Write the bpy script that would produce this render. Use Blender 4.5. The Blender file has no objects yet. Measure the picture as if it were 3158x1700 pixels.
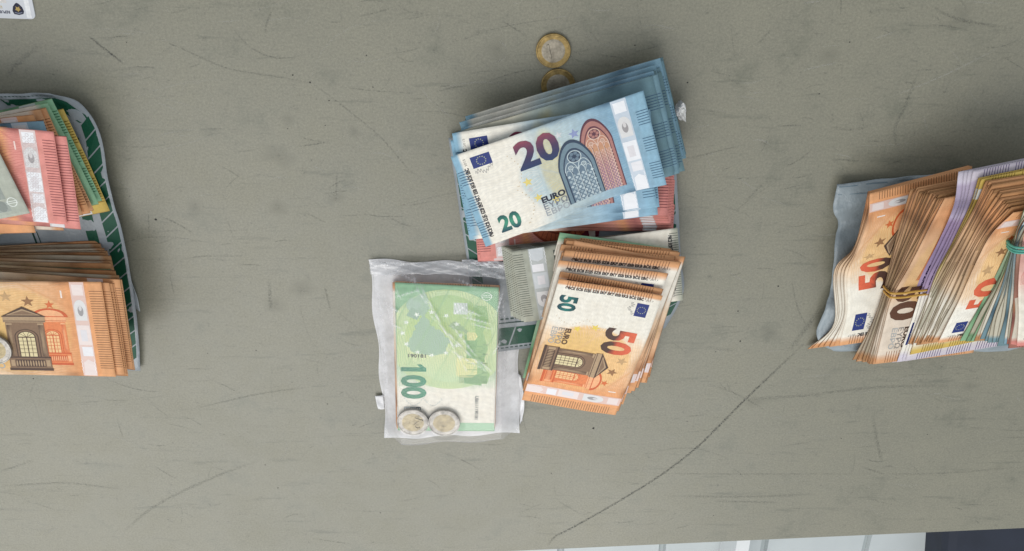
import bpy, math, random
import numpy as np
from mathutils import Vector
from mathutils.geometry import tessellate_polygon

random.seed(7); RNG = np.random.default_rng(7)
SC = bpy.context.scene
COL = SC.collection

# ------------------------------------------------------------------ camera
FPX, HCAM, TILT = 2920.0, 0.628, math.radians(29.0)      # focal (photo pixels), height over the table, tilt from straight down
cam = bpy.data.cameras.new("camera"); cam_o = bpy.data.objects.new("camera", cam); COL.objects.link(cam_o)
cam.sensor_width = 36; cam.lens = FPX / 3158 * 36; cam.clip_start = 0.01; cam.clip_end = 50
cam_o.location = (0, 0, HCAM); cam_o.rotation_euler = (-TILT, 0, 0)
SC.camera = cam_o
SC.render.resolution_x, SC.render.resolution_y = 1024, 551

# ------------------------------------------------------------------ world and lamps (covered place lit by a broad soft opening beyond the far edge)
w = bpy.data.worlds.new("World"); SC.world = w; w.use_nodes = True
w.node_tree.nodes["Background"].inputs[0].default_value = (0.86, 0.93, 1.0, 1)
w.node_tree.nodes["Background"].inputs[1].default_value = 0.60
def area(name, loc, target, sx, sy, power, colr):
    l = bpy.data.lights.new(name, 'AREA'); l.shape = 'RECTANGLE'; l.size = sx; l.size_y = sy; l.energy = power; l.color = colr
    o = bpy.data.objects.new(name, l); COL.objects.link(o); o.location = loc
    o.rotation_euler = (Vector(target) - Vector(loc)).to_track_quat('-Z', 'Y').to_euler()
    return o
area("window_light", (-0.7, -2.3, 2.35), (-0.1, -0.5, 0), 3.4, 2.2, 84, (1.0, 0.975, 0.935))
SC.view_settings.view_transform = 'Standard'; SC.view_settings.look = 'None'
SC.view_settings.exposure = 0.0; SC.view_settings.gamma = 1.0

# ------------------------------------------------------------------ helpers
def lin(c):
    c = np.asarray(c, float) / 255.0
    return np.where(c <= 0.04045, c / 12.92, ((c + 0.055) / 1.055) ** 2.4)
CT, ST = math.cos(TILT), math.sin(TILT)
def at(px, py, zmm=0.0):
    """photo pixel -> point of the place at height zmm (millimetres) over the table, in metres"""
    x = (px - 1579) / FPX; y = -(py - 850) / FPX
    d = np.array([x, y * CT - ST, -y * ST - CT])
    t = (zmm * 0.001 - HCAM) / d[2]
    return np.array([0, 0, HCAM]) + d * t
def sstep(a, b, x):
    t = np.clip((x - a) / (b - a), 0, 1); return t * t * (3 - 2 * t)
def mixc(a, b, t):
    return a + (b - a) * np.asarray(t)[..., None]
def new_mesh(name, verts, faces, mat, cols=None, smooth=True):
    me = bpy.data.meshes.new(name)
    me.from_pydata([tuple(v) for v in verts], [], [tuple(int(i) for i in f) for f in faces])
    if cols is not None:
        a = me.color_attributes.new("Col", 'FLOAT_COLOR', 'POINT')
        c4 = np.ones((len(verts), 4), np.float32); c4[:, :3] = cols
        a.data.foreach_set("color", c4.ravel())
    if smooth:
        me.polygons.foreach_set("use_smooth", [True] * len(me.polygons))
    me.materials.append(mat); me.update()
    return me
def obj(name, me, parent=None, loc=(0, 0, 0)):
    o = bpy.data.objects.new(name, me); COL.objects.link(o); o.location = loc
    if parent is not None: o.parent = parent
    return o
def tag(o, label=None, cat=None, group=None, kind=None):
    if label: o["label"] = label
    if cat: o["category"] = cat
    if group: o["group"] = group
    if kind: o["kind"] = kind
    return o

# ------------------------------------------------------------------ materials
def base_mat(name, rough=0.6, metal=0.0, spec=0.5):
    m = bpy.data.materials.new(name); m.use_nodes = True
    nt = m.node_tree; b = nt.nodes["Principled BSDF"]
    b.inputs["Roughness"].default_value = rough; b.inputs["Metallic"].default_value = metal
    b.inputs["Specular IOR Level"].default_value = spec
    return m, nt, b
def N(nt, t, **k):
    n = nt.nodes.new(t)
    for a, v in k.items(): setattr(n, a, v)
    return n
def noise(nt, scale, detail=4, rough=0.6, coord='Object', vec=None):
    n = N(nt, 'ShaderNodeTexNoise'); n.inputs["Scale"].default_value = scale
    n.inputs["Detail"].default_value = detail; n.inputs["Roughness"].default_value = rough
    if vec is None:
        tc = N(nt, 'ShaderNodeTexCoord'); vec = tc.outputs[coord]
    nt.links.new(vec, n.inputs["Vector"]); return n
def ramp(nt, src, stops):
    r = N(nt, 'ShaderNodeValToRGB'); e = r.color_ramp.elements
    while len(e) < len(stops): e.new(0.5)
    for i, (p, c) in enumerate(stops):
        e[i].position = p; e[i].color = (*c, 1) if len(c) == 3 else c
    nt.links.new(src, r.inputs[0]); return r
def mul(nt, a, b, fac=1.0, mode='MULTIPLY'):
    m = N(nt, 'ShaderNodeMix', data_type='RGBA', blend_type=mode)
    m.inputs[0].default_value = fac
    nt.links.new(a, m.inputs[6]); nt.links.new(b, m.inputs[7]); return m.outputs[2]
def bump(nt, b, src, dist, strength=1.0):
    u = N(nt, 'ShaderNodeBump'); u.inputs["Distance"].default_value = dist; u.inputs["Strength"].default_value = strength
    nt.links.new(src, u.inputs["Height"]); nt.links.new(u.outputs[0], b.inputs["Normal"])
def attr_col(nt):
    a = N(nt, 'ShaderNodeAttribute'); a.attribute_name = "Col"; return a.outputs["Color"]

def paper_mat():
    m, nt, b = base_mat("printed_cotton_paper", 0.62, spec=0.3)
    c = attr_col(nt)
    n1 = noise(nt, 90, 5, 0.65); n2 = noise(nt, 700, 3, 0.6)
    oi = N(nt, 'ShaderNodeObjectInfo')
    soil_shade = ramp(nt, n1.outputs[0], [(0.28, (0.91, 0.89, 0.86)), (0.6, (1, 1, 1))])
    fib = ramp(nt, n2.outputs[0], [(0.3, (0.94, 0.94, 0.94)), (0.7, (1.04, 1.04, 1.04))])
    age = ramp(nt, oi.outputs["Random"], [(0.0, (0.95, 0.93, 0.90)), (1.0, (1.0, 1.0, 1.0))])
    c = mul(nt, c, soil_shade.outputs[0]); c = mul(nt, c, fib.outputs[0]); c = mul(nt, c, age.outputs[0])
    nt.links.new(c, b.inputs["Base Color"])
    bump(nt, b, n1.outputs[0], 0.0006, 0.55)
    return m
def print_mat():
    m, nt, b = base_mat("printing_ink", 0.5, spec=0.3)
    n2 = noise(nt, 600, 3, 0.6)
    fib = ramp(nt, n2.outputs[0], [(0.3, (0.86, 0.86, 0.86)), (0.7, (1.05, 1.05, 1.05))])
    nt.links.new(mul(nt, attr_col(nt), fib.outputs[0]), b.inputs["Base Color"])
    return m
def foil_mat():
    m, nt, b = base_mat("hologram_foil", 0.4, 0.0, 0.4)
    n1 = noise(nt, 160, 3, 0.6)
    nt.links.new(attr_col(nt), b.inputs["Base Color"])
    bump(nt, b, n1.outputs[0], 0.0007, 0.6)
    return m
def plastic_mat(name, rough, dist, spec=0.5):
    m, nt, b = base_mat(name, rough, spec=spec)
    n1 = noise(nt, 26, 6, 0.62); n2 = noise(nt, 140, 3, 0.5)
    v = ramp(nt, n2.outputs[0], [(0.25, (0.92, 0.92, 0.92)), (0.75, (1.03, 1.03, 1.03))])
    nt.links.new(mul(nt, attr_col(nt), v.outputs[0]), b.inputs["Base Color"])
    bump(nt, b, n1.outputs[0], dist, 0.9)
    return m
def film_mat(name, opac, rough, crease=0.0):
    """thin plastic film: mostly see-through, a little milky, glossy on the creases"""
    m = bpy.data.materials.new(name); m.use_nodes = True; nt = m.node_tree
    for n in list(nt.nodes): nt.nodes.remove(n)
    out = N(nt, 'ShaderNodeOutputMaterial')
    tr = N(nt, 'ShaderNodeBsdfTransparent'); tr.inputs[0].default_value = (0.985, 0.985, 0.985, 1)
    df = N(nt, 'ShaderNodeBsdfDiffuse'); df.inputs[0].default_value = (0.86, 0.85, 0.86, 1)
    gl = N(nt, 'ShaderNodeBsdfGlossy'); gl.inputs["Roughness"].default_value = rough; gl.inputs[0].default_value = (1, 1, 1, 1)
    n1 = noise(nt, 34, 5, 0.6); n2 = noise(nt, 60, 6, 0.65)
    bu = N(nt, 'ShaderNodeBump'); bu.inputs["Distance"].default_value = 0.0025; bu.inputs["Strength"].default_value = 0.4
    nt.links.new(n1.outputs[0], bu.inputs["Height"]); nt.links.new(bu.outputs[0], gl.inputs["Normal"])
    mr = ramp(nt, n2.outputs[0], [(0.3, (opac * 0.75,) * 3), (0.72, (min(1, opac * 1.3),) * 3)])
    ad = N(nt, 'ShaderNodeMath', operation='MULTIPLY_ADD', use_clamp=True); ad.inputs[1].default_value = crease
    nt.links.new(attr_col(nt), ad.inputs[0]); nt.links.new(mr.outputs[0], ad.inputs[2])
    m1 = N(nt, 'ShaderNodeMixShader'); nt.links.new(ad.outputs[0], m1.inputs[0])
    nt.links.new(tr.outputs[0], m1.inputs[1]); nt.links.new(df.outputs[0], m1.inputs[2])
    fr = N(nt, 'ShaderNodeLayerWeight'); fr.inputs[0].default_value = 0.5
    pw = N(nt, 'ShaderNodeMath', operation='POWER'); pw.inputs[1].default_value = 3.5; nt.links.new(fr.outputs["Facing"], pw.inputs[0])
    ma = N(nt, 'ShaderNodeMath', operation='MULTIPLY_ADD'); ma.inputs[1].default_value = 0.5; ma.inputs[2].default_value = 0.02; nt.links.new(pw.outputs[0], ma.inputs[0])
    fr = ma
    m2 = N(nt, 'ShaderNodeMixShader'); nt.links.new(fr.outputs[0], m2.inputs[0])
    nt.links.new(m1.outputs[0], m2.inputs[1]); nt.links.new(gl.outputs[0], m2.inputs[2])
    nt.links.new(m2.outputs[0], out.inputs[0])
    return m
def table_mat():
    m, nt, b = base_mat("scuffed_laminate", 0.5, spec=0.5)
    tc = N(nt, 'ShaderNodeTexCoord')
    big = noise(nt, 3.2, 5, 0.6, vec=tc.outputs["Object"])
    mid = noise(nt, 24, 6, 0.68, vec=tc.outputs["Object"])
    fine = noise(nt, 620, 3, 0.7, vec=tc.outputs["Object"])
    grain = noise(nt, 1500, 2, 0.8, vec=tc.outputs["Object"])
    mp = N(nt, 'ShaderNodeMapping'); mp.inputs["Scale"].default_value = (7, 60, 1); mp.inputs["Rotation"].default_value = (0, 0, 0.25)
    nt.links.new(tc.outputs["Object"], mp.inputs[0])
    strk = noise(nt, 2.2, 5, 0.7, vec=mp.outputs[0])
    c0 = ramp(nt, big.outputs[0], [(0.32, tuple(lin((130, 128, 113)))), (0.68, tuple(lin((138, 135, 119))))])
    c1 = ramp(nt, mid.outputs[0], [(0.28, (0.74, 0.77, 0.76)), (0.44, (0.98, 0.98, 0.98)), (0.8, (1.06, 1.05, 1.03))])
    c2 = ramp(nt, fine.outputs[0], [(0.28, (0.81, 0.81, 0.81)), (0.72, (1.15, 1.15, 1.15))])
    c3 = ramp(nt, grain.outputs[0], [(0.25, (0.88, 0.88, 0.88)), (0.75, (1.10, 1.10, 1.10))])
    c4 = ramp(nt, strk.outputs[0], [(0.26, (0.66, 0.69, 0.69)), (0.42, (0.98, 0.98, 0.98)), (1.0, (1.0, 1.0, 1.0))])
    mp2 = N(nt, 'ShaderNodeMapping'); mp2.inputs["Scale"].default_value = (95, 6, 1); mp2.inputs["Rotation"].default_value = (0, 0, -0.6)
    nt.links.new(tc.outputs["Object"], mp2.inputs[0])
    st2 = noise(nt, 2.0, 4, 0.7, vec=mp2.outputs[0])
    c5 = ramp(nt, st2.outputs[0], [(0.20, (0.74, 0.77, 0.77)), (0.36, (1, 1, 1)), (1.0, (1.0, 1.0, 1.0))])
    dust = noise(nt, 150, 6, 0.8, vec=tc.outputs["Object"])
    c6 = ramp(nt, dust.outputs[0], [(0.29, (0.50, 0.52, 0.52)), (0.39, (0.97, 0.97, 0.97)), (0.70, (1.03, 1.03, 1.02))])
    c = c0.outputs[0]
    for k in (c1, c2, c3, c4, c5, c6): c = mul(nt, c, k.outputs[0])
    nt.links.new(c, b.inputs["Base Color"])
    rr = ramp(nt, mid.outputs[0], [(0.3, (0.34,) * 3), (0.7, (0.48,) * 3)])
    nt.links.new(rr.outputs[0], b.inputs["Roughness"])
    bump(nt, b, fine.outputs[0], 0.0002, 0.35)
    return m
def scuff_mat(name, colr, lo, hi, scale, strength):
    m = bpy.data.materials.new(name); m.use_nodes = True; nt = m.node_tree
    for n in list(nt.nodes): nt.nodes.remove(n)
    out = N(nt, 'ShaderNodeOutputMaterial'); tr = N(nt, 'ShaderNodeBsdfTransparent'); df = N(nt, 'ShaderNodeBsdfDiffuse')
    df.inputs[0].default_value = (*lin(colr), 1)
    n1 = noise(nt, scale, 5, 0.75)
    r = ramp(nt, n1.outputs[0], [(lo, (0, 0, 0)), (hi, (strength,) * 3)])
    f = mul(nt, r.outputs[0], attr_col(nt))
    mx = N(nt, 'ShaderNodeMixShader'); nt.links.new(f, mx.inputs[0])
    nt.links.new(tr.outputs[0], mx.inputs[1]); nt.links.new(df.outputs[0], mx.inputs[2]); nt.links.new(mx.outputs[0], out.inputs[0])
    return m
def metal_mat(name, colr, rough, bscale=260):
    m, nt, b = base_mat(name, rough, 0.6, 0.5)
    n1 = noise(nt, bscale, 4, 0.6)
    v = ramp(nt, n1.outputs[0], [(0.3, tuple(lin(colr) * 0.45)), (0.65, tuple(lin(colr)))])
    nt.links.new(v.outputs[0], b.inputs["Base Color"]); bump(nt, b, n1.outputs[0], 0.0004, 0.5)
    return m
def plain(name, colr, rough, spec=0.5, var=0.12, sc=40):
    m, nt, b = base_mat(name, rough, spec=spec)
    n1 = noise(nt, sc, 4, 0.6)
    v = ramp(nt, n1.outputs[0], [(0.3, tuple(lin(colr) * (1 - var))), (0.7, tuple(lin(colr) * (1 + var * 0.4)))])
    nt.links.new(v.outputs[0], b.inputs["Base Color"]); return m

M_PAPER, M_INK, M_FOIL = paper_mat(), print_mat(), foil_mat()
M_BAG = plastic_mat("grey_polythene", 0.38, 0.003)
M_BAG2 = plastic_mat("blue_grey_polythene", 0.42, 0.004)
M_TABLE = table_mat()
M_GOLD = metal_mat("nickel_brass", (180, 152, 96), 0.42)
M_DULL = metal_mat("dull_nickel_brass", (166, 152, 120), 0.5)
M_CORE = metal_mat("worn_cupronickel", (176, 166, 148), 0.45)
M_SILVER = metal_mat("cupronickel", (168, 163, 156), 0.42)
M_FILM = film_mat("clear_film", 0.07, 0.12, 0.75)
M_MILK = film_mat("milky_film", 0.80, 0.22)
M_FOLD = film_mat("folded_film", 0.24, 0.12)

# ------------------------------------------------------------------ table and the floor past its far edge
def box(name, x0, x1, y0, y1, z0, z1, mat, parent=None, bev=0.0):
    v = [(x0, y0, z0), (x1, y0, z0), (x1, y1, z0), (x0, y1, z0), (x0, y0, z1), (x1, y0, z1), (x1, y1, z1), (x0, y1, z1)]
    f = [(0, 3, 2, 1), (4, 5, 6, 7), (0, 1, 5, 4), (1, 2, 6, 5), (2, 3, 7, 6), (3, 0, 4, 7)]
    return obj(name, new_mesh(name, v, f, mat, smooth=False), parent)
eA, eB = at(1600, 1701), at(3158, 1631)                     # two points of the far edge line
ed = (eB - eA) / np.linalg.norm(eB - eA); en = np.array([-ed[1], ed[0], 0])
p0 = eA - ed * 1.1; p1 = eA + ed * 1.0; p2 = p1 + en * 0.95; p3 = p0 + en * 0.95
def slab(name, pts, z0, z1, mat, parent=None, r=0.002):
    pts = [np.array(p[:2]) for p in pts]; c = sum(pts) / len(pts)
    V, F = [], []; n = len(pts)
    for (ins, z) in ((0, z0), (0, z1 - r), (r * 0.3, z1 - r * 0.3), (r, z1)):
        for p in pts:
            d = (c - p); d = d / np.linalg.norm(d); V.append((*(p + d * ins * 1.4), z))
    for k in range(3):
        for i in range(n): F.append((k * n + i, k * n + (i + 1) % n, (k + 1) * n + (i + 1) % n, (k + 1) * n + i))
    F.append(tuple(range(3 * n, 4 * n))); F.append(tuple(reversed(range(n))))
    return obj(name, new_mesh(name, V, F, mat, smooth=False), parent)
table = slab("table", [p0, p1, p2, p3], -0.028, 0.0, M_TABLE)
tag(table, "grey green laminate table top with scuffs, scratches and dark specks", "table")
M_LEG = plain("grey_steel", (120, 122, 122), 0.4)
cc = (p0 + p2) / 2
for p in (p0, p1, p2, p3):
    q = p + (cc - p) * 0.10
    box("leg", q[0] - .02, q[0] + .02, q[1] - .02, q[1] + .02, -0.74, -0.0281, M_LEG, table)

M_FLOOR = plain("pale_floor_paint", (176, 184, 184), 0.35, var=0.08, sc=6)
M_PLANK = plain("white_floor_board", (196, 202, 202), 0.4, var=0.06, sc=9)
floor = box("floor", -3, 3, -4, 1.5, -0.80, -0.752, M_FLOOR); tag(floor, kind="structure")
for i in range(14):                                        # boards of the floor that show past the table's edge
    x = -1.3 + i * 0.20
    me = new_mesh("floor_board", [(x, -2.4, -0.7515), (x + .192, -2.4, -0.7515), (x + .192, -0.2, -0.7515), (x, -0.2, -0.7515),
         (x + .003, -2.397, -0.742), (x + .189, -2.397, -0.742), (x + .189, -0.203, -0.742), (x + .003, -0.203, -0.742)],
         [(4, 5, 6, 7), (0, 1, 5, 4), (1, 2, 6, 5), (2, 3, 7, 6), (3, 0, 4, 7)], M_PLANK, smooth=False)
    obj("floor_board", me, floor)

# ------------------------------------------------------------------ flat print: outlines in millimetres, cut small so they follow a curved sheet
class Print:
    def __init__(s): s.parts = {}
    def _add(s, part, V, T, colr, h, maxe=7.0):
        V = [tuple(map(float, v[:2])) for v in V]; out = []
        stack = [tuple(V[i] for i in t) for t in T]
        while stack:
            a, b, c = stack.pop()
            e = [(math.dist(a, b), 0), (math.dist(b, c), 1), (math.dist(c, a), 2)]
            l, k = max(e)
            if l <= maxe: out.append((a, b, c)); continue
            p, q, r = ((a, b, c), (b, c, a), (c, a, b))[k]
            m = ((p[0] + q[0]) / 2, (p[1] + q[1]) / 2); stack += [(p, m, r), (m, q, r)]
        P = np.array([p for t in out for p in t]).reshape(-1, 2)
        if len(P) == 0: return
        for i in range(0, len(P), 3):                       # keep every face turned upwards
            a, b, c = P[i], P[i + 1], P[i + 2]
            if (b[0] - a[0]) * (c[1] - a[1]) - (b[1] - a[1]) * (c[0] - a[0]) < 0: P[[i + 1, i + 2]] = P[[i + 2, i + 1]]
        C = colr(P) if callable(colr) else np.tile(lin(colr), (len(P), 1))
        s.parts.setdefault(part, []).append((P, C, h))
    def poly(s, part, pts, colr, h=0.0):
        T = tessellate_polygon([[Vector((p[0], p[1], 0)) for p in pts]])
        s._add(part, pts, T, colr, h)
    def rect(s, part, x0, y0, x1, y1, colr, h=0.0): s.poly(part, [(x0, y0), (x1, y0), (x1, y1), (x0, y1)], colr, h)
    def disc(s, part, x, y, rx, ry, colr, h=0.0, n=28, a0=0):
        s.poly(part, [(x + rx * math.cos(a0 + k * 2 * math.pi / n), y + ry * math.sin(a0 + k * 2 * math.pi / n)) for k in range(n)], colr, h)
    def star(s, part, x, y, r, colr, h=0.0, a=math.pi / 2):
        if part == 'star' and r > 1.5: part = 'star#%d' % len(s.parts)
        s.poly(part, [(x + (r if k % 2 == 0 else r * .42) * math.cos(a + k * math.pi / 5), y + (r if k % 2 == 0 else r * .42) * math.sin(a + k * math.pi / 5)) for k in range(10)], colr, h)
    def line(s, part, pts, wd, colr, h=0.0, closed=False):
        pts = [np.array(p, float) for p in pts]; n = len(pts); L, R = [], []
        for i in range(n):
            if closed: d = pts[(i + 1) % n] - pts[i - 1]
            else: d = pts[min(i + 1, n - 1)] - pts[max(i - 1, 0)]
            d = d / (np.linalg.norm(d) + 1e-9); q = np.array([-d[1], d[0]]) * wd / 2
            L.append(pts[i] + q); R.append(pts[i] - q)
        V = L + R; T = []
        for i in range(n if closed else n - 1):
            j = (i + 1) % n; T += [(i, j, n + j), (i, n + j, n + i)]
        s._add(part, V, T, colr, h)
    def ring(s, part, x, y, r, wd, colr, h=0.0, n=20):
        s.line(part, [(x + r * math.cos(k * 2 * math.pi / n), y + r * math.sin(k * 2 * math.pi / n)) for k in range(n)], wd, colr, h, True)
    def text(s, part, body, x, y, size, colr, h=0.0, rot=0.0, bold=0.0, width=None, flip=False):
        """text whose lower left corner stands at x, y; size = capital height; width stretches the line to fit"""
        V, T = glyphs(body, bold)
        P = V * (size / 0.70)
        if width: P[:, 0] *= width / (P[:, 0].max() - P[:, 0].min())
        c, sn = math.cos(rot), math.sin(rot)
        Q = np.stack([P[:, 0] * c - P[:, 1] * sn + x, P[:, 0] * sn + P[:, 1] * c + y], 1)
        s._add(part, Q, T, colr, h)
_GL = {}
def glyphs(body, bold):
    if (body, bold) not in _GL:
        cu = bpy.data.curves.new("lettering", 'FONT'); cu.body = body; cu.size = 1; cu.resolution_u = 3; cu.offset = bold
        o = bpy.data.objects.new("lettering", cu); COL.objects.link(o)
        me = o.evaluated_get(bpy.context.evaluated_depsgraph_get()).to_mesh()
        me.calc_loop_triangles()
        V = np.array([v.co[:2] for v in me.vertices]); T = [tuple(t.vertices) for t in me.loop_triangles]
        V[:, 0] -= V[:, 0].min()
        o.to_mesh_clear(); bpy.data.objects.remove(o); bpy.data.curves.remove(cu); _GL[(body, bold)] = (V, T)
    V, T = _GL[(body, bold)]; return V.copy(), T

def grad(axis, stops):
    xs = [s[0] for s in stops]; cs = np.array([lin(s[1]) for s in stops])
    return lambda P: np.stack([np.interp(P[:, axis], xs, cs[:, k]) for k in range(3)], 1)

# ------------------------------------------------------------------ banknote designs
SIZE = {5: (120, 62), 10: (127, 67), 20: (133, 72), 50: (140, 77), 100: (147, 77), 200: (153, 77), 500: (160, 82)}
WORD = {5: "five", 10: "ten", 20: "twenty", 50: "fifty", 100: "hundred", 200: "two_hundred", 500: "five_hundred"}
PAL = {  # edge strip, light tint, main, dark ink, back of the note
    5: ((178, 180, 166), (205, 206, 192), (168, 172, 160), (62, 66, 62), (172, 178, 168)),
    10: ((226, 146, 138), (236, 192, 180), (224, 144, 136), (112, 50, 52), (202, 138, 124)),
    20: ((142, 182, 204), (188, 206, 212), (136, 174, 198), (34, 66, 96), (132, 164, 180)),
    50: ((226, 168, 120), (241, 212, 180), (233, 178, 132), (118, 70, 40), (198, 156, 122)),
    100: ((150, 196, 158), (198, 220, 190), (140, 190, 146), (34, 96, 66), (168, 200, 152)),
    200: ((214, 184, 96), (226, 210, 150), (214, 182, 92), (110, 84, 20), (208, 186, 116)),
    500: ((208, 202, 214), (204, 198, 212), (178, 164, 190), (58, 40, 92), (184, 172, 196))}
PAPER = (243, 238, 226)
def base_colour(d, side, X, Y):
    L, W = SIZE[d]; e, lt, mn, dk, bk = [lin(c) for c in PAL[d]]; pp = lin(PAPER)
    if side == 'back': X = L - X
    wob = 1.8 * np.sin(Y * 0.21 + X * 0.05) + 1.2 * np.sin(Y * 0.55)
    c = mixc(np.broadcast_to(pp, X.shape + (3,)), np.broadcast_to(lt, X.shape + (3,)), sstep(0.28 * L, 0.44 * L, X + wob))
    c = mixc(c, np.broadcast_to(mn, c.shape), 0.9 * sstep(0.46 * L, 0.80 * L, X + wob))
    if d == 20:
        r = np.hypot((X - 66) / 32, (Y - 35) / 32); c = mixc(c, np.broadcast_to(lin((190, 210, 216)), c.shape), 0.75 * (1 - sstep(0.86, 0.94, r)))
        r = np.hypot((X - 61) / 9, (Y - 40) / 30); c = mixc(c, np.broadcast_to(lin((212, 204, 164)), c.shape), 0.85 * (1 - sstep(0.8, 1.15, r)))
    if d == 50:
        r = np.hypot((X - 79) / 38, (Y - 37) / 36); c = mixc(c, np.broadcast_to(lin((238, 196, 138)), c.shape), 0.9 * (1 - sstep(0.93, 0.98, r)))
        r = np.hypot((X - 63) / 16, (Y - 30) / 28); c = mixc(c, np.broadcast_to(lin((226, 190, 112)), c.shape), 0.6 * (1 - sstep(0.5, 1.1, r)))
        c = mixc(c, np.broadcast_to(lin((236, 154, 92)), c.shape), 0.5 * sstep(104, 118, X))
    if d == 10:
        c = mixc(c, np.broadcast_to(lin((236, 172, 110)), c.shape), 0.8 * np.exp(-((X - 92) / 4.0) ** 2))
        c = mixc(c, np.broadcast_to(lin((196, 108, 62)), c.shape), 0.7 * np.exp(-((X - 68) / 16) ** 2) * (1 - sstep(0, 14, Y)))
    if d == 500:
        c = mixc(c, np.broadcast_to(lin((146, 120, 160)), c.shape), 0.85 * sstep(52, 54, X) * (1 - sstep(116, 118, X)))
    if d == 5 and side == 'back': c = mixc(np.broadcast_to(lin((158, 170, 162)), c.shape), np.broadcast_to(lin((182, 186, 172)), c.shape), .5 + .5 * np.sin(X * .06 + Y * .03))
    es = 1 - sstep(0.034 * L, 0.038 * L, X); c = mixc(c, np.broadcast_to(e, c.shape), es)
    c = mixc(c, np.broadcast_to(e, c.shape), 0.8 * sstep(0.93 * L, 0.94 * L, X))
    if side == 'back' and d != 100: c = mixc(c, np.broadcast_to(bk, c.shape), 0.35)
    g = 1 + 0.05 * np.sin(X * 1.9 + 2 * np.sin(Y * .3)) + 0.04 * np.sin(Y * 2.3 + 1.5 * np.sin(X * .22))
    c = c * g[..., None]
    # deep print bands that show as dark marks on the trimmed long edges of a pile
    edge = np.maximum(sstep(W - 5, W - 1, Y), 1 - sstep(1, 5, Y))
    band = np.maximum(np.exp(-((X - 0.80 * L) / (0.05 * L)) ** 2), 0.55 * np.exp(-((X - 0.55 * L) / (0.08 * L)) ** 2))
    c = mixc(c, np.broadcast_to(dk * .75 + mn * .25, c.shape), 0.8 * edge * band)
    gap_shade = np.maximum(1 - sstep(0.0, 0.9, Y), sstep(W - 0.9, W, Y)) * GAP_SHADE[0]  # painted shade: dark line on both long edges for the gaps between sheets
    c = c * (1 - gap_shade[..., None] * np.array([.62, .68, .74]))
    return c
GAP_SHADE = [0.0]

def ticks(P, d, left=True, right=True):
    L, W = SIZE[d]; dk = tuple(0.78 * np.array(PAL[d][3]) + 0.22 * np.array(PAL[d][2]))
    if d in (50, 10): grp = [(0.09, 0.50), (0.52, 0.90)]
    elif d == 20: grp = [(0.10, 0.27), (0.40, 0.56), (0.68, 0.84)]
    elif d == 5: grp = [(0.06, 0.94)]
    else: grp = [(0.10, 0.34), (0.40, 0.62), (0.68, 0.90)]
    for a, b in grp:
        y = a * W
        while y < b * W:
            if left: P.rect("tick_marks", 0.3, y, 0.052 * L, y + 0.5, dk, 0)
            if right: P.rect("tick_marks", L - 0.066 * L, y, L - 0.4, y + 0.5, dk, 0)
            y += 1.95
def flag(P, x0, y0, x1, y1):
    P.rect("flag", x0, y0, x1, y1, (36, 52, 118), 0)
    cx, cy, r = (x0 + x1) / 2, (y0 + y1) / 2, (y1 - y0) * .34
    for k in range(12): P.star("flag", cx + r * 1.05 * math.cos(k * math.pi / 6), cy + r * math.sin(k * math.pi / 6), 0.62, (176, 178, 150), 0.03)
def signature(P, x, y, wd):
    pts = []
    for k in range(70):
        t = k / 69; pts.append((x + wd * t, y + 1.5 * math.sin(t * 46) * (1 - .35 * t) + 1.4 * math.sin(t * 9) + 2 * t))
    P.line("signature", pts, 0.26, (120, 118, 120), 0.0)
def lettering(P, d, year, x=None):
    L, W = SIZE[d]
    P.text("lettering", "\u00a9BCE ECB \u0415\u0426\u0411 EZB EKP EKT ESB EKB B\u010aE EBC", 0.0605 * L, 0.08 * W, 2.5, (30, 27, 34), 0, math.pi / 2, 0.05, 0.76 * W)
    P.text("lettering", year, 0.0605 * L, 0.86 * W, 1.6, (130, 126, 122), 0, math.pi / 2, 0.0, 0.075 * W)
def euro_words(P, x, y, wd, dk, k=1.0):
    f = lambda t: tuple(np.array(dk) * (1 - t) + np.array((200, 205, 205)) * t)
    P.text("lettering", "EURO", x, y, 4.3 * k, f(0.0), 0.02, 0, 0.045, wd)
    P.text("lettering", "\u0395\u03a5\u03a1\u03a9", x, y - 5.4 * k, 4.3 * k, f(0.55), 0.02, 0, 0.02, wd)
    P.text("lettering", "\u0415\u0412\u0420\u041e", x, y - 10.8 * k, 4.3 * k, f(0.78), 0.02, 0, 0.02, wd)
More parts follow.
